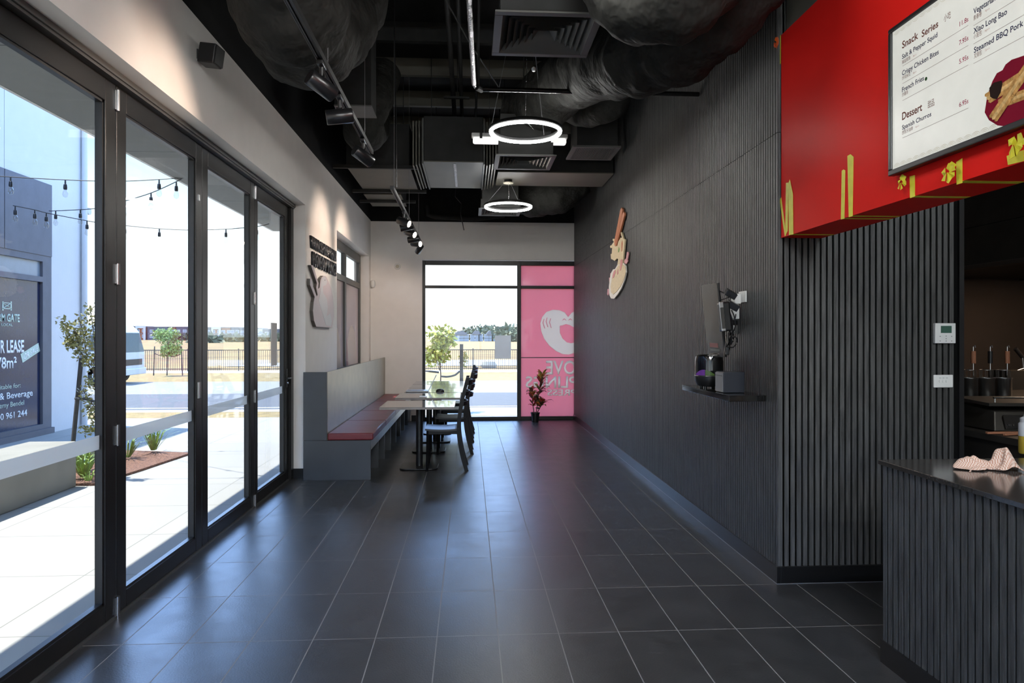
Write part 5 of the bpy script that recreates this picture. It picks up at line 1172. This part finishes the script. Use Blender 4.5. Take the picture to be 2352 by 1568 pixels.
# ------------------------------------------------------------------ street
def fence(y, x0, x1, h, lab, step=.115):
    t = thing('pool_fence', lab, 'fence', ((x0 + x1) / 2, y, ZG))
    obj('rails', MB().box(x0, x1, y - .02, y + .02, ZG + h - .05, ZG + h).box(x0, x1, y - .02, y + .02, ZG + .1, ZG + .14), 'stake', t)
    m = MB(); x = x0
    while x < x1: m.box(x, x + .022, y - .01, y + .01, ZG + .05, ZG + h - .01); x += step
    obj('pickets', m, 'stake', t)['kind'] = 'stuff'
    x = x0
    while x < x1: obj('post', MB().box(x, x + .06, y - .03, y + .03, ZG, ZG + h + .06), 'stake', t); x += 2.76
fence(39.9, -24, -8.2, 1.2, 'dark picket fence beyond the road, seen through the bifold doors')
fence(39.9, -8.1, 6, 1.2, 'dark picket fence beyond the road, seen through the back window')
def street_tree(x, y, zb, h, cz, rx, rz, mm, lab, n=900, s=.13, stakes=True, seed=3, tw=.03):
    rn = random.Random(seed); t = thing('street_tree', lab, 'tree', (x, y, zb))
    obj('trunk', MB().tube([(x, y, zb), (x + .03, y, zb + h * .4), (x, y, zb + cz)], [tw, tw * .8, tw * .5], 7), 'bark', t)
    m = MB()
    for k in range(7): a = rn.random() * 6.28; m.tube([(x, y, zb + h * .45), (x + rx * .5 * math.cos(a), y + rx * .5 * math.sin(a), zb + cz), (x + rx * .8 * math.cos(a), y + rx * .8 * math.sin(a), zb + cz + rz * rn.uniform(-.2, .7))], tw * .3, 5)
    obj('branches', m, 'bark', t)
    m = MB()
    for k in range(9):
        a = rn.random() * 6.28; r_ = rx * .55 * rn.random() ** .5; zz = zb + cz + rz * rn.uniform(-.7, .7)
        leaves(m, (x + r_ * math.cos(a), y + r_ * math.sin(a), zz), rx * .5, rx * .5, rz * .38, n // 9, s, rn)
    obj('foliage', m, mm, t)['kind'] = 'stuff'
    if stakes:
        for q in (-.65, .75):
            obj('stake', MB().tube([(x + q, y, zb), (x + q * .93, y, zb + 1.45)], .03, 5), 'stake', t)
        obj('tie', MB().tube([(x - .62, y, zb + 1.1), (x - .3, y, zb + .98), (x, y, zb + 1.0), (x + .35, y, zb + .93), (x + .7, y, zb + 1.08)], .022, 4), 'strap', t)
v = U(386, 862, Z=ZG)
street_tree(v.x - .05, v.y, ZG, 2.4, 1.72, .72, .80, 'leaf_green', 'green young street tree between two stakes, beyond the road through second pane', n=2600, s=.11)
v = rp(1010, 900, 18.0)
street_tree(v[0], 18.0, ZG, 2.4, 1.60, .43, .72, 'leaf_lime', 'yellow-green young tree outside the back window, strapped to stakes', n=700, s=.15, stakes=False, tw=.02)
t = thing('tree_support', 'dark post with slack webbing straps beside the tree outside the back window', 'post', (.1, 18, ZG))
a = rp(1060, 790, 18.0); obj('post', MB().box(a[0] - .045, a[0] + .045, 17.96, 18.04, ZG, a[2]), 'stake', t)
obj('strap', MB().tube(smoothpath([rp(1056, 852, 18), rp(1045, 861, 18), rp(1028, 865, 18), rp(1011, 864, 18)], 5), .024, 4), 'strap', t); obj('strap', MB().tube([rp(1008, 855, 18), rp(990, 853, 18), rp(972, 851, 18)], .024, 4), 'strap', t)
m = MB(); leaves(m, rp(1065, 822, 18.2), .10, .1, .22, 120, .08, random.Random(5)); tag(obj('small_shrub', m, 'leaf_olive'), 'small leafy shoot beside the dark post outside the back window', 'shrub')
# truck
v = U(330, 878, Z=ZG + .0); tx, ty = v.x, 30.0; tx = rp(331, 800, 30.0)[0]
t = thing('delivery_truck', 'white truck cab driving on the road, cut by the door stile in second pane', 'truck', (tx - 2.2, ty, ZG))
obj('cab', MB().prism([(tx, ty - 1, ZG + .35), (tx, ty - 1, ZG + 1.25), (tx - .22, ty - 1, ZG + 2.15), (tx - .5, ty - 1, ZG + 2.42), (tx - 1.9, ty - 1, ZG + 2.45), (tx - 1.9, ty - 1, ZG + .35)], (0, 2, 0)), 'truck_white', t, bevel=.06)
obj('windscreen', MB().prism([(tx + .005, ty - .9, ZG + 1.3), (tx - .205, ty - .9, ZG + 2.1), (tx - .205, ty + .9, ZG + 2.1), (tx + .005, ty + .9, ZG + 1.3)], (.01, 0, 0)), 'truck_glass', t)
obj('side_window', MB().prism([(tx - .15, ty - 1.012, ZG + 1.35), (tx - .33, ty - 1.012, ZG + 2.0), (tx - 1.3, ty - 1.012, ZG + 2.0), (tx - 1.3, ty - 1.012, ZG + 1.35)], (0, .01, 0)), 'truck_glass', t)
obj('bumper', MB().box(tx - .05, tx + .06, ty - 1.0, ty + 1.0, ZG + .35, ZG + .62), 'truck_white', t, bevel=.03); obj('grille', MB().box(tx, tx + .02, ty - .7, ty + .7, ZG + .75, ZG + 1.0), 'black_plastic', t)
obj('marker_band', MB().box(tx - 1.2, tx - .1, ty - 1.014, ty - 1.0, ZG + .82, ZG + .92), 'grey_plastic', t); obj('badge', MB().box(tx - 1.1, tx - .85, ty - 1.016, ty - 1.0, ZG + 1.0, ZG + 1.05), 'tape_orange', t)
obj('cargo_box', MB().box(tx - 6, tx - 2.0, ty - 1.05, ty + 1.05, ZG + .7, ZG + 2.4), 'truck_white', t, bevel=.03)
for x_ in (tx - 1.0, tx - 5.0):
    for y_ in (ty - 1.0, ty + .76): w_ = obj('wheel', MB().cyl((x_, y_, ZG + .36), (x_, y_ + .24, ZG + .36), .38, 24), 'rubber', t, smooth=True); obj('hub', MB().cyl((x_, y_ - .01, ZG + .36), (x_, y_ + .01, ZG + .36), .17, 16), 'truck_white', w_)
# bush and shrubs in the field
def bush(x, y, rx, rz, lab, mm='leaf_dark', n=500, s=.5, seed=2):
    m = MB(); rn = random.Random(seed); leaves(m, (x, y, ZG + rz * .8), rx, rx, rz, n, s, rn, .2); return tag(obj('field_bush', m, mm), lab, 'bush', 'bushes in the dry field')
p = U(505, 790, Z=ZG); bush(p.x, 118, 4.6, .95, 'low green bush in the dry field seen through the third pane', 'leaf_green', 900, .6)
# townhouses at the far side of the field
HY = 340.
def house(px0, px1, top, mm, lab, white=False, roof=None, nw=2, seed=0, yy=HY, base=779):
    a = rp(px0, 771, yy); b = rp(px1, 771, yy); zt_ = EYE + (HZ - top) / FOC * yy; x0, x1, yv = a[0], b[0], yy - 4 * 0 ; x0 += .25; x1 -= .05
    t = thing('townhouse', lab, 'house', ((x0 + x1) / 2, yv + 4, ZG), 'townhouses on the far side of the field')
    obj('wall', MB().box(x0, x1, yv, yv + 9, ZG, zt_), mm, t)
    w_ = x1 - x0
    if white: obj('portal_frame', MB().box(x0, x0 + .9, yv - .6, yv, ZG, zt_ + .5).box(x1 - .9, x1, yv - .6, yv, ZG, zt_ + .5).box(x0 + .9, x1 - .9, yv - .6, yv, zt_ - .7, zt_ + .5), 'house_white', t)
    for k in range(nw):
        c = x0 + w_ * (k + .5) / nw + (.3 if k else -.3)
        for (z0, z1) in ((ZG + 1, ZG + 2.6), (zt_ - 2.6, zt_ - 1.1)): f_ = obj('window', MB().box(c - .9, c + .9, yv - .06, yv, z0, z1), 'house_white', t); obj('glazing', MB().box(c - .75, c + .75, yv - .09, yv - .06, z0 + .15, z1 - .15), 'house_glass', f_)
    obj('garage_band', MB().box(x0 + .3, x1 - .3, yv - .08, yv, ZG + 2.9, ZG + 3.2), 'roof_grey', t)
    if roof: obj('roof', MB().prism([(x0, yv - .5, zt_), (x1, yv - .5, zt_), ((x0 + x1) / 2 + w_ * .2, yv - .5, zt_ + roof), ((x0 + x1) / 2 - w_ * .2, yv - .5, zt_ + roof)], (0, 10, 0)), 'roof_grey', t)
    else: obj('roof', MB().box(x0 + .02, x1 - .02, yv - .3, yv + 9.3, zt_, zt_ + .35), 'roof_grey', t)
HS = [(262, 282, 751, 'house_grey', 0), (284, 312, 750, 'house_grey', 0), (313, 332, 751, 'house_orange', 0), (334, 357, 751, 'house_orange', 1), (359, 404, 752, 'house_grey', 0), (405, 421, 752, 'house_orange', 0), (422, 446, 752, 'house_grey', 0), (447, 470, 753, 'house_white', 0),
      (473, 498, 753, 'house_grey', 0), (499, 521, 753, 'house_orange', 1), (522, 541, 753, 'house_orange', 0), (542, 560, 753, 'house_grey', 0), (561, 590, 754, 'house_grey', 0), (591, 612, 755, 'house_white', 0), (613, 650, 757, 'house_grey', 0)]
DS = ['dark grey', 'grey', 'orange-brown', 'orange-brown with white portal frame', 'long grey', 'narrow orange-brown', 'grey with paired windows', 'white', 'dark grey', 'orange-brown framed in white', 'narrow orange-brown', 'narrow grey', 'grey', 'white', 'wide grey']
WH_ = ['hidden behind the first hinge stile', 'just above the truck', 'right of the truck', 'second from the truck', 'behind the staked tree', 'right of the staked tree', 'third left of the meeting stile', 'behind the meeting stile', 'first in the third pane', 'second in the third pane', 'third in the third pane', 'fourth in the third pane', 'at the second hinge stile', 'first in the last pane', 'behind the notice in the last pane']
for (a, b, tp, mm, wh), d_, w_ in zip(HS, DS, WH_): house(a, b, tp, mm, 'far two-storey townhouse, %s, %s' % (d_, w_), bool(wh))
for i, (a, b, tp) in enumerate(((1040, 1075, 769), (1082, 1106, 768), (1115, 1136, 769))):
    house(a, b, tp, 'house_white', 'low white house far beyond the back window, %s' % ('leftmost', 'middle', 'rightmost')[i], roof=1.4, nw=3, yy=250)
for i, (px_, rx, rz, yy) in enumerate(((1098, 9, 3.6, 330), (1142, 10, 3.4, 300), (1172, 9, 3.2, 270), (1190, 9, 2.8, 235), (440, 6, 1.1, 300), (486, 4, .8, 200), (552, 5, .9, 230), (640, 6, 1.2, 250))):
    x = rp(px_, 771, yy)[0]; bush(x, yy, rx, rz, 'dark bushy tree on the horizon, ' + ('above the white houses', 'left of the notice in back window', 'behind the notice in back window', 'right edge of the back window', 'left of the meeting stile', 'left in the third pane', 'middle of the third pane', 'in the last door pane')[i], n=500, s=2.0, seed=20 + i)
p = U(410, 805, Z=ZG); t = thing('park_shelter', 'small dark roofed shelter with posts in the field behind the staked tree', 'shelter', (p.x, 160, ZG))
a = rp(404, 771, 160); b = rp(434, 771, 160); obj('roof', MB().box(a[0], b[0], 158, 162, 1.95, 2.2), 'stake', t)
for k in range(4): x = a[0] + (b[0] - a[0]) * k / 3.01; obj('post', MB().box(x, x + .18, 160, 160.18, ZG, 1.95), 'stake', t)
p = U(1107, 818, Z=ZG); m = MB().lathe([(.45, 0), (.5, .15), (.38, .36), (.001, .42)], (p.x, 43.5, ZG), 12); tag(obj('boulder', m, 'concrete'), 'grey boulder behind the fence outside the back window', 'rock')
